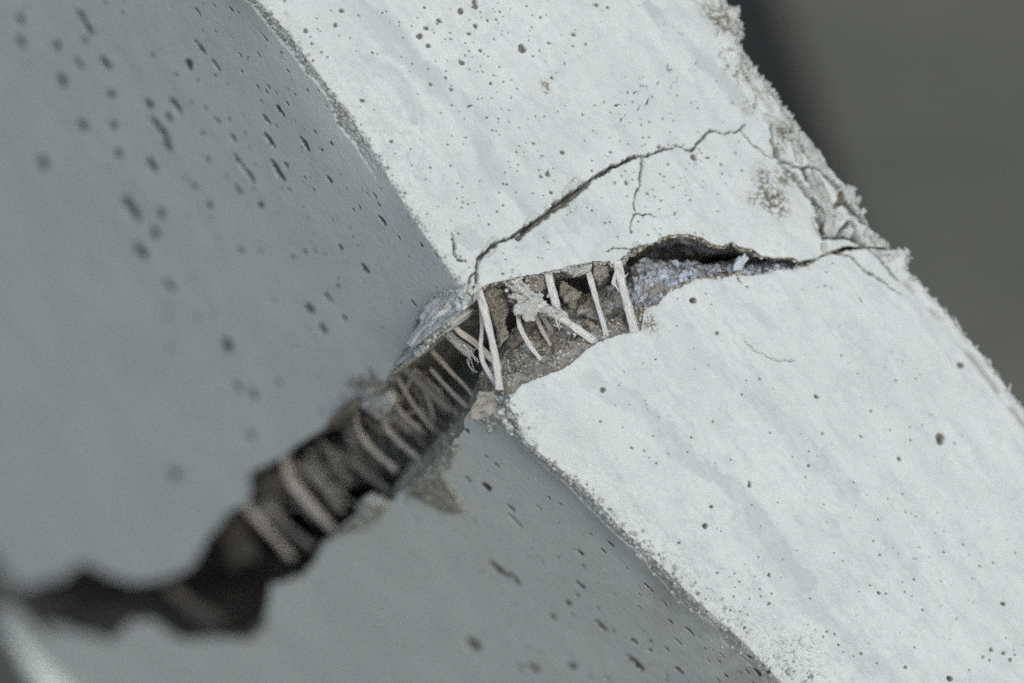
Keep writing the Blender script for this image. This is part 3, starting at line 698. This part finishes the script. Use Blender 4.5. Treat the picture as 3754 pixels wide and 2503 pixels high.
f8, f8c = fibre(c1((1848,250),(1885,420),(1925,570),(1960,700),(1978,775)), 38, 6, seed=8, label='broad striped fibre with a frayed top, rightmost across the open crack', extend=10)

fibre(c1((520,690),(620,790),(720,860),(850,985),(980,1100)), 25, 190, seed=10, material=M_FIBT, label='dusty brown fibre slanting deep behind the clear fibres')
fibre(c1((1225,700),(1250,760),(1300,850)), 17, 130, seed=11, material=M_FIBT)
fibre(c1((1270,680),(1330,780),(1350,860)), 19, 170, seed=12, material=M_FIBT)
left_f = [(c2((1770,210),(1880,330),(1960,410),(2020,480)),27,30),(c2((1760,340),(1850,440),(1920,510),(1985,570)),22,50),(c2((1580,335),(1700,450),(1830,565)),36,45),
 (c2((1490,370),(1560,490),(1640,610),(1710,700)),21,30),(c2((1430,460),(1490,580),(1560,660),(1610,700)),22,24),(c2((1395,480),(1430,590),(1540,715)),20,16),
 (c2((1385,610),(1420,740),(1540,860),(1680,975)),34,22),(c2((1185,590),(1205,730),(1300,870),(1440,995)),38,20),(c2((1080,930),(1220,1020),(1410,1165)),34,60),
 (c2((670,930),(730,1110),(860,1270),(1010,1440)),58,24),(c2((830,1000),(950,1130),(1060,1280)),56,70),(c2((410,1290),(540,1440),(700,1620)),52,30),(c2((570,1290),(700,1440),(850,1560)),60,60),
 (c3((1240,900),(1380,1020),(1560,1130)),80,60),(c2((1640,330),(1760,440),(1900,610)),18,80),(c2((1500,640),(1600,760),(1680,850)),20,90)]
for i, (p, w, dpt) in enumerate(left_f):
    fibre(p, w * (.78, 1.0, .88, .7)[i % 4], dpt, plane='l', seed=20 + i, material=M_STONE if i == 13 else M_FIBD if i in (2, 5, 8, 10, 12, 15) else M_FIBT, extend=34, taper=((1, .7), (.75, 1.1), (1.15, .9))[i % 3], thick=(.45, .3, .6)[i % 3])

rf = random.Random(12)
for i in range(46):
    k = rf.random(); j = k * 3; x0 = 1560 - 560 * k + rf.gauss(0, 22); y0 = 1350 + 420 * k + rf.gauss(0, 22)
    ln = rf.uniform(110, 210); an = math.radians(rf.gauss(52, 22)); mx_ = rf.gauss(0, 24)
    pts = [(x0, y0), (x0 + ln * .5 * math.cos(an) + mx_, y0 + ln * .5 * math.sin(an) - mx_), (x0 + ln * math.cos(an), y0 + ln * math.sin(an))]
    fibre(pts, rf.uniform(8, 19), rf.uniform(20, 150), plane='l', seed=60 + i, material=(M_FIBT, M_FIBD)[i % 2], extend=rf.choice((0, 30)), taper=(1, rf.uniform(.5, 1)))
# frayed strands: thin tapering hairs
def hair(pts_px, w0, w1, depth, plane='b', parent=None, seed=0):
    q = []
    for px, py in pts_px:
        if plane == 'b': a, t = on_b(px, py, depth); q.append((a, depth, t))
        else: b, t = on_l(px, py, depth); q.append((depth, b, t))
    c = catmull(q, 22); m = 5
    T = np.gradient(c, axis=0); T /= np.linalg.norm(T, axis=1)[:, None] + 1e-9
    V = []; L = np.linspace(0, 1, len(c))
    for i in range(len(c)):
        side = np.cross(T[i], [0, -1, 0.01]); side /= np.linalg.norm(side); nn = np.cross(side, T[i]); w = (w0 + (w1 - w0) * L[i]) / 2
        for j in range(m):
            th = 2 * math.pi * j / m; V.append(c[i] + side * math.cos(th) * w + nn * math.sin(th) * w)
    V = np.array(V); quads = [(i * m + j, i * m + (j + 1) % m, (i + 1) * m + (j + 1) % m, (i + 1) * m + j) for i in range(len(c) - 1) for j in range(m)]
    return P(V[:, 0], V[:, 1], V[:, 2]), np.array(quads)
def hairs(name, lst, parent, material=M_FIB):
    vs = []; qs = []; k = 0
    for args in lst:
        v, q = hair(*args); vs.append(v); qs.append(q + k); k += len(v)
    V = np.vstack(vs)
    o = mesh_np(name, V, np.vstack(qs), material, parent, uv=np.zeros((len(V), 2)))
    return o
hairs('frayed_end', [(c1((660,900),(690,960),(670,1010),(700,1070),(750,1100)), 13, 5, -34, 'l'), (c1((690,920),(720,980),(740,1010),(770,1020)), 12, 4, -34, 'l'),
                     (c1((700,940),(700,1000),(715,1060),(735,1105)), 8, 3, -34, 'l'), (c1((640,880),(670,930),(690,1000)), 16, 9, -34, 'l'), (c1((680,900),(725,925),(735,905)), 7, 3, -34, 'l'),
                     (c1((680,950),(685,1030),(690,1060),(720,1110)), 6, 3, -34, 'l'), (c1((700,960),(750,1000),(750,1040)), 7, 3, -34, 'l')], f3)
hairs('frayed_end', [(c1((1840,290),(1815,380),(1850,450),(1870,470)), 14, 5, 4), (c1((1870,300),(1905,350),(1930,320)), 12, 3, 2), (c1((1830,330),(1805,400),(1840,430)), 12, 5, 2),
                     (c1((1815,250),(1790,240),(1800,280)), 8, 3, 0), (c1((1850,260),(1830,330),(1825,400)), 12, 8, 0)], f8)
hairs('frayed_end', [(c1((1360,660),(1370,710),(1395,770)), 9, 3, 4), (c1((1400,690),(1380,740),(1350,730)), 6, 3, 4), (c1((1400,610),(1440,640),(1460,665)), 10, 4, 4)], f6)

# ------------------------------------------------------------------ crumbs, chips and flakes
_ico = None
def ico():
    global _ico
    if _ico is None:
        import bmesh
        bm = bmesh.new(); bmesh.ops.create_icosphere(bm, subdivisions=2, radius=1)
        _ico = (np.array([v.co[:] for v in bm.verts]), np.array([[v.index for v in f.verts] for f in bm.faces])); bm.free()
    return _ico
def lump(c, r, seed):
    """irregular grain: centre (a,b,t), radii (a,b,t)"""
    v, f = ico(); s = seed * 1.37
    n = .95 + .75 * vnoise(v[:, 0] * 1.3 + s, v[:, 1] * 1.3 - s, v[:, 2] * 1.3 + s) + .35 * vnoise(v[:, 0] * 3 + s, v[:, 1] * 3 - s, v[:, 2] * 3 + s); n = np.clip(n, .35, 1.7)
    v = np.sign(v) * np.abs(v) ** .9 * n[:, None] * np.array(r)
    th = seed * 2.1; R = np.array([[math.cos(th), 0, -math.sin(th)], [0, 1, 0], [math.sin(th), 0, math.cos(th)]])
    v = v @ R.T + np.array(c)
    return P(v[:, 0], v[:, 1], v[:, 2]), f
def crumb_attrs(V, seed):
    return {'dirt_shade': np.full(len(V), 0.0), 'grey': np.full(len(V), (seed * .37) % 1 * .8), 'brown': np.full(len(V), 0.0)}
def put_lump(name, c, r, seed, material=M_CRUMB, label=None, parent=None):
    V, f = lump(c, r, seed)
    o = mesh_np(name, V, f, material, parent or beam, crumb_attrs(V, seed), smooth=False)
    if label: o['label'] = label
    return o
def at_b(px, py, d=0): a, t = on_b(px, py, d); return (a, d, t)
def at_l(px, py, d=0): b, t = on_l(px, py, d); return (d, b, t)
def clump(centres, material, name, label=None, parent=None, attr=None):
    vs = []; fs = []; k = 0; at = []
    for i, (c, r) in enumerate(centres):
        v, f = lump(c, r, i * 1.7 + 3); vs.append(v); fs.append(f + k); k += len(v); at.append(np.full(len(v), random.random() * .8))
    V = np.vstack(vs); g = np.concatenate(at)
    o = mesh_np(name, V, np.vstack(fs), material, parent or beam, {'dirt_shade': (g > .7) * .4, 'grey': g, 'brown': 0 * g}, smooth=False)
    if label: o['label'] = label
    return o
rr = random.Random(5)
# plates: broken slabs with an outline on the real face, real thickness and uneven faces
def plate(name, pts, depth, th, plane, material, seed, label=None, blk='u', parent=None, step=7, rough=.4, shade=(0, .5, 0)):
    """pts (x, y) or (x, y, lift): lift raises that corner of the slab off the face"""
    q = []
    for p in pts:
        x, y = p[:2]; lift = p[2] if len(p) > 2 else 0
        if plane == 'b': q.append(at_b(x, y, depth - lift))
        else:
            b, t = on_s(x, y, blk, lift - depth); q.append((float(N_in(blk, b, t)) - lift + depth, b, t))
    lf0 = [p[2] if len(p) > 2 else 0 for p in pts]; lfo = []
    q = np.array(q); n = len(q); out = []
    for i in range(n):
        p0, p1 = q[i], q[(i + 1) % n]; L = np.linalg.norm(p1 - p0); st = step if plane == 'b' else step * 1.6
        k = max(1, int(L / st)); dirv = (p1 - p0) / (L + 1e-9)
        nrm = np.cross(dirv, [0, 1, 0] if plane == 'b' else [1, 0, 0])
        for j in range(k): out.append(p0 + (p1 - p0) * j / k + nrm * rr.gauss(0, 1.5 if plane == 'b' else 3)); lfo.append(lf0[i] + (lf0[(i + 1) % n] - lf0[i]) * j / k)
    out = np.array(out); c = out.mean(0); m = len(out); lfo = np.array(lfo)
    dv = np.array([0, 1.0, 0]) if plane == 'b' else np.array([1.0, 0, 0]); ax = 0 if plane == 'b' else 1
    rings = []
    for sc_, dd in (*[(0.02 + .93 * i / 15, -.25 + .25 * (i / 15) ** 2) for i in range(16)], (.98, .06), (1.0, .25), (1.0, .7), (.9, 1.0), (.5, 1.0), (.02, 1.0)):
        rg = c + (out - c) * sc_ + dv * th * dd
        if dd >= .7: rg = rg + dv[None, :] * (lfo.mean() + (lfo - lfo.mean()) * sc_)[:, None] * dd
        rg = rg + dv[None, :] * ((fbm(rg[:, ax] / 34, rg[:, 2] / 22, seed, o=4, g=.65) * th * rough + fbm(rg[:, ax] / 9, rg[:, 2] / 8, seed, o=2) * 2.5))[:, None]
        rings.append(rg)
    V = np.vstack(rings); fa = V[:, ax]; ft = V[:, 2]; V = P(V[:, 0], V[:, 1], V[:, 2])
    quads = np.array([(i * m + j, i * m + (j + 1) % m, (i + 1) * m + (j + 1) % m, (i + 1) * m + j) for i in range(len(rings) - 1) for j in range(m)])
    g = np.clip(shade[1] + .8 * fbm(fa / 26, ft / 20, seed + 2, o=4, g=.6), 0, 1)
    br = np.clip(shade[2] + .8 * fbm(fa / 30, ft / 30, seed + 6, o=3), 0, .8) * (shade[2] > 0)
    o = mesh_np(name, V, quads, material, parent or beam, {'dirt_shade': .6 * sstep(fbm(fa / 10, ft / 10, seed, o=2), .2, .6), 'grey': g, 'brown': br}, smooth=True)
    if label: o['label'] = label
    return o

# grey crust along the diagonal fibre
crust = plate('mortar_crust', c1((960,395),(1030,415),(1080,372),(1120,400),(1160,430),(1200,485),(1240,470),(1280,485),(1262,520),(1330,580),(1390,600),(1460,640),(1462,668),(1400,672),(1370,690),(1290,640),(1230,625),(1200,690),(1130,705),(1100,650),(1040,650),(1030,600),(1072,530),(1040,520),(990,505),(1050,470)),
              2, 16, 'b', M_CRUMB, 80, 'jagged grey mortar crust clinging to the diagonal fibre', parent=f6, step=4, rough=.9)
cl = []
for i in range(190):
    u = rr.random() ** 1.2; c = f6c[int(u * (len(f6c) - 1))]
    sp = 22 * (1 - u) ** 1.2 + 6
    c = c + np.array([rr.gauss(-6 * (1 - u), sp), rr.uniform(-9, 16), rr.gauss(0, sp)]); r = rr.uniform(2, 5 + 4 * (1 - u)); cl.append((c, (r, r * .8, r)))
clump(cl, M_CRUMB, 'crumb', parent=f6)
plate('flake', c1((990,485),(1050,480),(1075,530),(1040,560),(1000,545)), 40, 22, 'b', M_FRAC, 81, 'brownish broken lump beside the crusted fibre', step=4, shade=(0,.3,.2))
# rough inner wall pieces between the fibres
for k, (pts, dep, mt, lab) in enumerate([
    (c1((800,440),(900,430),(960,470),(1000,600),(970,700),(1000,800),(930,900),(900,760),(860,640),(820,540)), 120, M_TAN, None),
    (c1((1120,380),(1280,330),(1310,420),(1250,470),(1180,450)), 60, M_FRAC, None),
    (c1((1400,380),(1450,400),(1560,480),(1530,600),(1430,560),(1400,480)), 150, M_FRAC, 'pale blue-grey lump of matrix deep between two fibres'),
    (c1((1540,590),(1640,520),(1760,560),(1800,640),(1700,690),(1600,640),(1520,660)), 60, M_TAN, None),
    (c1((1420,270),(1500,255),(1600,265),(1655,255),(1640,300),(1560,340),(1500,355),(1450,320),(1400,305)), 6, M_CRUMB, 'rough grey fringe hanging from the upper lip between two fibres'),
    (c1((1660,240),(1760,225),(1800,250),(1790,330),(1700,420),(1660,330)), 50, M_FRAC, None)]):
    plate('flake', pts, dep, 26, 'b', M_CRUMB if mt is M_CRUMB else M_FRAC, 90 + k, lab, step=4, rough=1.7, shade=(0, .4, .15 if mt is M_TAN else 0))
# white crumbs at the corner of the upper half
put_lump('chip', at_b(*c1((690,455))[0], 2), (24, 12, 12), 1, label='small white chip at the very tip of the upper corner')
put_lump('chip', at_b(*c1((735,505))[0], 0), (13, 10, 18), 2)
put_lump('chip', at_b(*c1((745,430))[0], 4), (13, 10, 16), 3)
put_lump('chip', at_b(*c1((640,455))[0], 4), (12, 10, 12), 6)
put_lump('chip', at_l(*c1((640,430))[0], 0), (14, 20, 10), 4)
# crumbly lip on the shaded face along the upper edge of the crack
cl = []
for i in range(330):
    u = rr.random(); pts = [(620,455),(500,480),(400,530),(340,570),(290,660),(240,790),(200,900),(120,1010)]
    k = u * (len(pts) - 1); j = min(int(k), len(pts) - 2); fr = k - j
    x = pts[j][0] + (pts[j + 1][0] - pts[j][0]) * fr + rr.gauss(10, 15); y = pts[j][1] + (pts[j + 1][1] - pts[j][1]) * fr + rr.gauss(14, 18)
    off = rr.uniform(0, 26); b_, t_ = on_s(*c1((x, y))[0], 'u', off); r = rr.uniform(2, 7)
    cl.append(((float(N_in('u', b_, t_)) - off, b_, t_), (r, r * 1.5, r)))
clump(cl, M_CRUMB, 'crumbled_lip', 'pale crumbled lip along the upper edge of the crack on the shaded face')
def c1l(*l): return [(1400 + x * .4677, 850 + y * .4677, f) for x, y, f in l]
def c2l(*l): return [(700 + x * .5102, 1200 + y * .5102, f) for x, y, f in l]
plate('flake', c1l((620,455,4),(660,520,10),(655,560,20),(610,610,60),(560,660,110),(500,700,150),(400,780,190),(280,860,240),(215,930,260),(198,880,240),(210,820,200),(270,740,140),(290,680,110),(350,560,60),(430,520,30),(500,480,15)), 0, 24, 'l', M_CRUMB, 3, 'pale lifted slab forming the upper left lip of the crack', blk='u', shade=(0, -.1, 0), rough=1.3, step=5)
plate('flake', c1l((520,690,90),(560,720,90),(480,800,120),(330,900,180),(200,1010,200),(80,1130,220),(20,1180,200),(100,1060,200),(160,980,170),(280,880,140),(400,790,110)), 10, 26, 'l', M_CRUMB, 4, 'grey slab under the pale lip of the crack', blk='u', shade=(0, .2, 0))
plate('flake', c2l((1895,815,14),(1910,850,14),(1880,930,12),(1860,1010,8),(1790,1050,10),(1700,1130,14),(1560,1190,24),(1530,1180,26),(1640,1080,20),(1740,980,18),(1810,880,16)), 0, 14, 'l', M_CRUMB, 1, 'thin grey lifted strip along the lower lip of the crack', blk='l', shade=(0, .8, 0), rough=1.2)
plate('flake', c2l((1530,1195,12),(1610,1140,12),(1700,1090,8),(1790,1055,6),(1830,1110,10),(1870,1180,12),(1910,1260,16),(1955,1335,20),(1930,1325,20),(1885,1345,20),(1790,1320,18),(1690,1270,16),(1600,1230,14)), 0, 10, 'l', M_FRAC, 7, 'dull grey pointed triangular flake peeling off under the crack on the shaded face', blk='l', shade=(0, .3, 0), rough=1.2)
plate('flake', c1((765,1242),(830,1252),(892,1240),(880,1300),(900,1380),(860,1440),(790,1460),(720,1470),(690,1440),(700,1380),(740,1320)), 4, 16, 'b', M_FRAC, 2, 'beige tab of matrix at the corner just under the thick fibre', shade=(0, -.1, .1), rough=.8)
cl = []
for i in range(420):
    u = rr.random(); v = rr.random() ** 1.3; p0 = (620 - 420 * u, 470 + 430 * u); L0 = 14 + 240 * u
    x = p0[0] + v * 70 * (1 + .3 * u) + rr.gauss(0, 9); y = p0[1] + v * 75 + rr.gauss(0, 9) - 60 * math.sin(u * 3.1) * .3; off = L0 * (.35 + .5 * v) + rr.uniform(4, 24)
    b_, t_ = on_s(*c1((x, y))[0], 'u', off); r = rr.uniform(2.5, 7 + 7 * rr.random() ** 3); cl.append(((float(N_in('u', b_, t_)) - off, b_, t_), (r, r * 1.5, r)))
clump(cl, M_CONC, 'crumbled_lip')
cl = []
for i in range(90):
    x = rr.gauss(850, 90); y = 1420 + rr.gauss(0, 50); off = rr.uniform(-6, 16)
    b_, t_ = on_s(*c1((x, y))[0], 'l', off)
    if b_ < 0 or t_ < rim_t('l', np.array([-b_]))[0]: continue
    r = rr.uniform(3, 11); cl.append(((float(N_in('l', b_, t_)) - off, b_, t_), (r, r * 1.4, r)))
clump(cl, M_CRUMB, 'crumb', 'grey crumbly lump at the corner of the lower half')
plate('flake', c2l((1250,1230,40),(1320,1260,40),(1400,1290,20),(1350,1360,20),(1250,1440,20),(1150,1460,20),(1040,1500,20),(1080,1440,40),(1180,1350,40),(1200,1270,30)), 0, 24, 'l', M_CRUMB, 44, blk='l', shade=(0, .9, 0), rough=.9)
plate('flake', c2l((1200,540,30),(1400,470,20),(1440,560,30),(1380,640,40),(1330,670,50),(1290,620,40)), 0, 24, 'l', M_CRUMB, 5, 'pale tongue of mortar between the curved left fibres', blk='u', shade=(0, .4, .2))
plate('flake', c2l((1000,650,40),(1080,570,50),(1160,520,50),(1180,580,40),(1100,660,20),(1020,720,20)), 0, 20, 'l', M_FRAC, 6, 'dark raised flake above the crack on the shaded face', blk='u', shade=(.5, 1, 0))
for k, (x, y, dx, dy) in enumerate([(1170,400,60,8),(1250,412,60,6),(1320,375,34,22),(1345,455,30,34),(1390,400,40,26),(1400,455,30,-30)]):
    b1, t1 = on_s(*c2((x - dx, y - dy))[0], 'u', 8); b2, t2 = on_s(*c2((x + dx, y + dy))[0], 'u', 8)
    a1 = float(N_in('u', b1, t1)) - 8
    put_lump('crumb', (a1, (b1 + b2) / 2, (t1 + t2) / 2), (9, abs(b2 - b1) / 2 + 12, abs(t2 - t1) / 2 + 8), 200 + k, M_FRAC)
put_lump('stone', at_l(880, 1990, 150), (40, 260, 130), 9, M_STONE, 'brown aggregate stone lodged in the blurred left part of the crack')
put_lump('stone', at_l(1010, 1760, 110), (60, 220, 70), 10, M_STONE)
for i in range(20):
    k = rr.random(); x0 = 1640 - 900 * k + rr.gauss(0, 30); y0 = 1370 + 640 * k + rr.gauss(0, 40); r = rr.uniform(14, 34)
    put_lump('stone', at_l(x0, y0, rr.uniform(90, 220)), (r, r * 2.4, r), 300 + i, (M_CRUMB, M_STONE, M_FRAC)[i % 3])
put_lump('stone', at_b(*c1((1640,730))[0], 10), (15, 12, 17), 12, M_TAN, 'small buff stone wedged beside the end of the crusted fibre')
# branching white crumb on the lower corner
cl = []
for pts in (((850,1390),(900,1440),(960,1490)), ((870,1480),(850,1520),(845,1560)), ((900,1440),(940,1400)), ((820,1470),(900,1450)), ((960,1490),(1010,1530),(1020,1580))):
    for i in range(7):
        k = i / 6 * (len(pts) - 1); j = min(int(k), len(pts) - 2); fr = k - j
        x = pts[j][0] + (pts[j + 1][0] - pts[j][0]) * fr; y = pts[j][1] + (pts[j + 1][1] - pts[j][1]) * fr
        r = rr.uniform(7, 11); b_, t_ = on_s(*c1((x + rr.gauss(0, 5), y + rr.gauss(0, 5)))[0], 'l', 22); cl.append(((float(N_in('l', b_, t_)) - 22, b_, t_), (r, r * 1.4, r)))
clump(cl, M_CONC, 'crumb', 'branching white crumb stuck below the corner of the lower half')
# crumbs and lumps along the rims
def wall_pt(W_, sa, sb):
    ci = min(int(np.searchsorted(S[_iR], sa)), len(_iR) - 1); jb = min(int(np.searchsorted(W_[1][:, 0] - W_[1][0, 0], sb)), W_[2].shape[0] - 1)
    return np.array([W_[0][jb, ci], W_[1][jb, ci], W_[2][jb, ci]])
cA = []; cB = []; cC = []
for i in range(1500):
    if rr.random() < .72: sa = rr.uniform(20, 1330); sb = abs(rr.gauss(0, 110)) + 2
    else: sa = abs(rr.gauss(0, 60)) + 2; sb = rr.uniform(0, 1500)
    c = wall_pt(WL, sa, sb); r = 1.8 + 5 * rr.random() ** 2; c[2] -= r * .3
    if sa > 640 and sa < 1250 and sb > 15 and i % 3 == 0: r = rr.uniform(7, 19); c[2] += r * .3
    (cC if sa > 620 and sb > 12 else cA if rr.random() < .5 else cB).append((c, (r, r, r * .8)))
for i in range(900):
    if rr.random() < .7: sa = rr.uniform(20, 1330); sb = abs(rr.gauss(0, 60)) + 1
    else: sa = abs(rr.gauss(0, 60)) + 2; sb = rr.uniform(0, 1500)
    c = wall_pt(WU, sa, sb); r = 1.8 + 5 * rr.random() ** 2; c[2] += r * .3
    (cA if rr.random() < .5 else cB).append((c, (r, r, r * .8)))
for k, (c_, m_, nm) in enumerate(((cA, M_TAN, 'sand'), (cB, M_CRUMB, 'grit'), (cC, M_PALE, 'grit'))):
    o = clump(c_, m_, nm, ('brown sand grains bonded in the broken faces', 'grey grit in the broken faces', 'lilac white crumbly deposit in the right-hand cavity')[k]); o['kind'] = 'stuff'
cl = []
for i in range(420):        # worn corner of the lower half
    t = rr.uniform(330, 2700); N = near_f['l'](np.array(t)); sp = 18 + 40 * float(sstep(np.array(t), 700, 1600))
    u = rr.gauss(0, 1); r = rr.uniform(2.0, 7)
    c = (N + abs(u) * sp, 2, t) if u > 0 else (N + 1, abs(u) * sp * 1.1 + 3, t)
    cl.append((c, (r, r, r)))
for i in range(230):        # corner of the upper half
    t = rr.uniform(-1500, -60); N = near_f['u'](np.array(t)); u = rr.gauss(0, 1); r = rr.uniform(2., 5.5)
    c = (N + abs(u) * 10, 2, t) if u > 0 else (N + 1, abs(u) * 34 * (1.3 if t < -650 else .35) + 3, t)
    cl.append((c, (r, r * 1.2, r)))
o = clump(cl, M_CRUMB, 'grit', 'fine pale grit clinging to the worn corners'); o['kind'] = 'stuff'
cl = []
for i in range(430):        # torn far rim of the pale face
    t = rr.uniform(-1300, 2300) if rr.random() < .45 else rr.uniform(-700, 150); blk = 'u' if t < -90 else 'l'; W = float(far_f[blk](np.array(t)))
    r = rr.uniform(2.5, 9); cl.append(((W - abs(rr.gauss(0, 7)), rr.uniform(-3, 12), t), (r * .8, r * .8, r * rr.uniform(1, 2.2))))
o = clump(cl, M_CRUMB, 'grit', 'coarse grit along the torn far rim'); o['kind'] = 'stuff'
cl = []; cl2 = []
for i in range(330):
    sa = rr.uniform(560, 1330); r = rr.uniform(2, 7); u_ = rr.random() < .6
    c = wall_pt(WU if u_ else WL, sa, rr.uniform(0, 14)); c[2] += (1 if u_ else -1) * rr.uniform(-2, 7); (cl if rr.random() < .6 else cl2).append((c, (r * 1.3, r * .8, r)))
for i in range(200):
    sa = rr.uniform(10, 640); r = rr.uniform(1.6, 5); c = wall_pt(WU, sa, rr.uniform(0, 10)); c[2] += rr.uniform(-2, 8); cl2.append((c, (r * 1.3, r * .8, r)))
o = clump(cl, M_TAN, 'grit', 'tan crumbs along the lips of the right-hand cavity'); o['kind'] = 'stuff'
o = clump(cl2, M_CRUMB, 'grit', 'grey crumbs along the upper lip of the crack'); o['kind'] = 'stuff'
put_lump('chip', at_b(2714, 962, 22), (19, 12, 42), 14, M_PALE, label='pale oblong chip standing in the right-hand cavity')
# larger chips on the far rim
for i, (px, py, ra, rt) in enumerate([(2680,48,30,22),(2690,108,26,15),(2715,125,14,12),(3110,700,30,24),(3128,690,12,26),(3145,735,16,20),(3050,830,28,36),(3105,860,22,20),(3300,925,18,22),(3325,955,10,16),
                                      (3338,945,8,14),(3265,945,20,20),(3020,905,28,20),(2905,500,16,48),(3160,780,16,26),(2925,475,9,22),(3080,790,26,22),(3180,850,20,26),(3205,880,20,24),(2950,520,20,30)]):
    put_lump('chip', at_b(px, py, -2), (ra * .62, 8, rt * .75), 30 + i, M_CRUMB)
for i, (pts, lab) in enumerate([
    ([(2905,440),(2925,450),(2935,520),(2945,600),(2920,590),(2905,520)], 'narrow cream flake standing up along the torn right rim'),
    ([(2925,470),(2965,500),(3010,570),(3040,650),(2990,610),(2950,560)], None),
    ([(2975,615),(3010,650),(3045,720),(3070,800),(3040,780),(3000,700)], None),
    ([(2950,620),(2972,632),(3020,720),(3045,780),(3030,790),(2985,720)], None),
    ([(3030,780),(3065,800),(3070,850),(3040,870),(3020,840)], 'bright white wedge between the rim cracks'),
    ([(3090,700),(3135,690),(3140,740),(3110,750)], None)]):
    plate('flake', pts, -8, 22, 'b', M_CRUMB, 60 + i, lab)

# projecting ledge at the far side of the lower half (out of focus, bottom left)
B_L = 7900.0
cen = [on_b(px, py, B_L) for px, py in ((85, 2235), (110, 2275), (160, 2360), (230, 2503), (420, 2900), (640, 3400))]
cen = np.array(cen); ts = np.linspace(0, 1, 80); ca = np.interp(ts, np.linspace(0, 1, len(cen)), cen[:, 0]); ct = np.interp(ts, np.linspace(0, 1, len(cen)), cen[:, 1])
prof = [(230, -260), (120, -30), (60, 0), (-60, 0), (-130, 30), (-150, 260), (300, 300)]
V = np.array([(ca[i] + a + 14 * float(vnoise(np.array(ct[i] / 90), np.array(a / 90.))), B_L + b, ct[i]) for i in range(80) for a, b in prof])
V = P(V[:, 0], V[:, 1], V[:, 2]); g = np.full(len(V), .1)
o = mesh_np('ledge', V, grid_quads(80, len(prof)), M_CONC, lb, {'dirt_shade': g * 0, 'grey': g, 'brown': g * 0})
o['label'] = 'blurred pale ledge along the far side of the shaded face'

# everything was laid out in world space: bring the children under the beam's empty
for o in list(sc.objects):
    if o.parent is not None:
        pass
def rebase(o, root_inv):
    o.matrix_parent_inverse = root_inv
    for c in o.children:
        c.matrix_parent_inverse = Matrix.Identity(4)
for c in beam.children: rebase(c, BM)

# ------------------------------------------------------------------ ground far below
m, n, l, b = mat('worn_ground')
tc = n.new('ShaderNodeTexCoord')
t1 = n.new('ShaderNodeTexNoise'); t1.inputs['Scale'].default_value = 0.9; t1.inputs['Detail'].default_value = 5
t2 = n.new('ShaderNodeTexNoise'); t2.inputs['Scale'].default_value = 14; t2.inputs['Detail'].default_value = 6
mpg = n.new('ShaderNodeMapping'); mpg.inputs['Rotation'].default_value = (0, 0, math.radians(62)); mpg.inputs['Scale'].default_value = (.8, 1.1, 1)
l.new(tc.outputs['Object'], mpg.inputs['Vector']); l.new(mpg.outputs[0], t1.inputs['Vector']); l.new(tc.outputs['Object'], t2.inputs['Vector'])
r1 = n.new('ShaderNodeValToRGB'); r1.color_ramp.elements[0].position = .35; r1.color_ramp.elements[1].position = .7
r1.color_ramp.elements[0].color = (0.108, 0.12, 0.094, 1); r1.color_ramp.elements[1].color = (0.175, 0.18, 0.145, 1)
l.new(t1.outputs[0], r1.inputs[0])
mx = n.new('ShaderNodeMix'); mx.data_type = 'RGBA'; mx.blend_type = 'MULTIPLY'; mx.inputs[0].default_value = .4
l.new(r1.outputs[0], mx.inputs[6]); l.new(t2.outputs[0], mx.inputs[7]); l.new(mx.outputs[2], b.inputs['Base Color'])
b.inputs['Roughness'].default_value = .9
xs = np.linspace(-60, 60, 60); V = np.array([(x, y, 0.03 * math.sin(x * 1.3) * math.cos(y * 1.1)) for y in np.linspace(-40, 80, 60) for x in xs])
g = mesh_np('ground', V, grid_quads(60, 60), m)
g['kind'] = 'structure'; g['label'] = 'dark grey brown ground far behind the beam, out of focus'

def on_ground(px, py):
    d = CM[:3, :3] @ ray(px, py); k = -CAMZ / d[2]; return CM[:3, 3] + d * k
m2, n2, l2, b2 = mat('strip_near_black'); b2.inputs['Base Color'].default_value = (0.013, 0.015, 0.012, 1); b2.inputs['Roughness'].default_value = .9
pl = [(2480,-700,40),(2790,0,40),(2960,420,20),(3140,800,-40),(3260,1000,-110)]  # flat near-black strip laid just above the ground
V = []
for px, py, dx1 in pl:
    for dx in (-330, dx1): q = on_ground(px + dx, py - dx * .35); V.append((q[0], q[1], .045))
g2 = mesh_np('dark_strip', np.array(V), grid_quads(len(pl), 2), m2)
g2['kind'] = 'structure'; g2['label'] = 'flat dark strip over the ground behind the right rim of the beam'
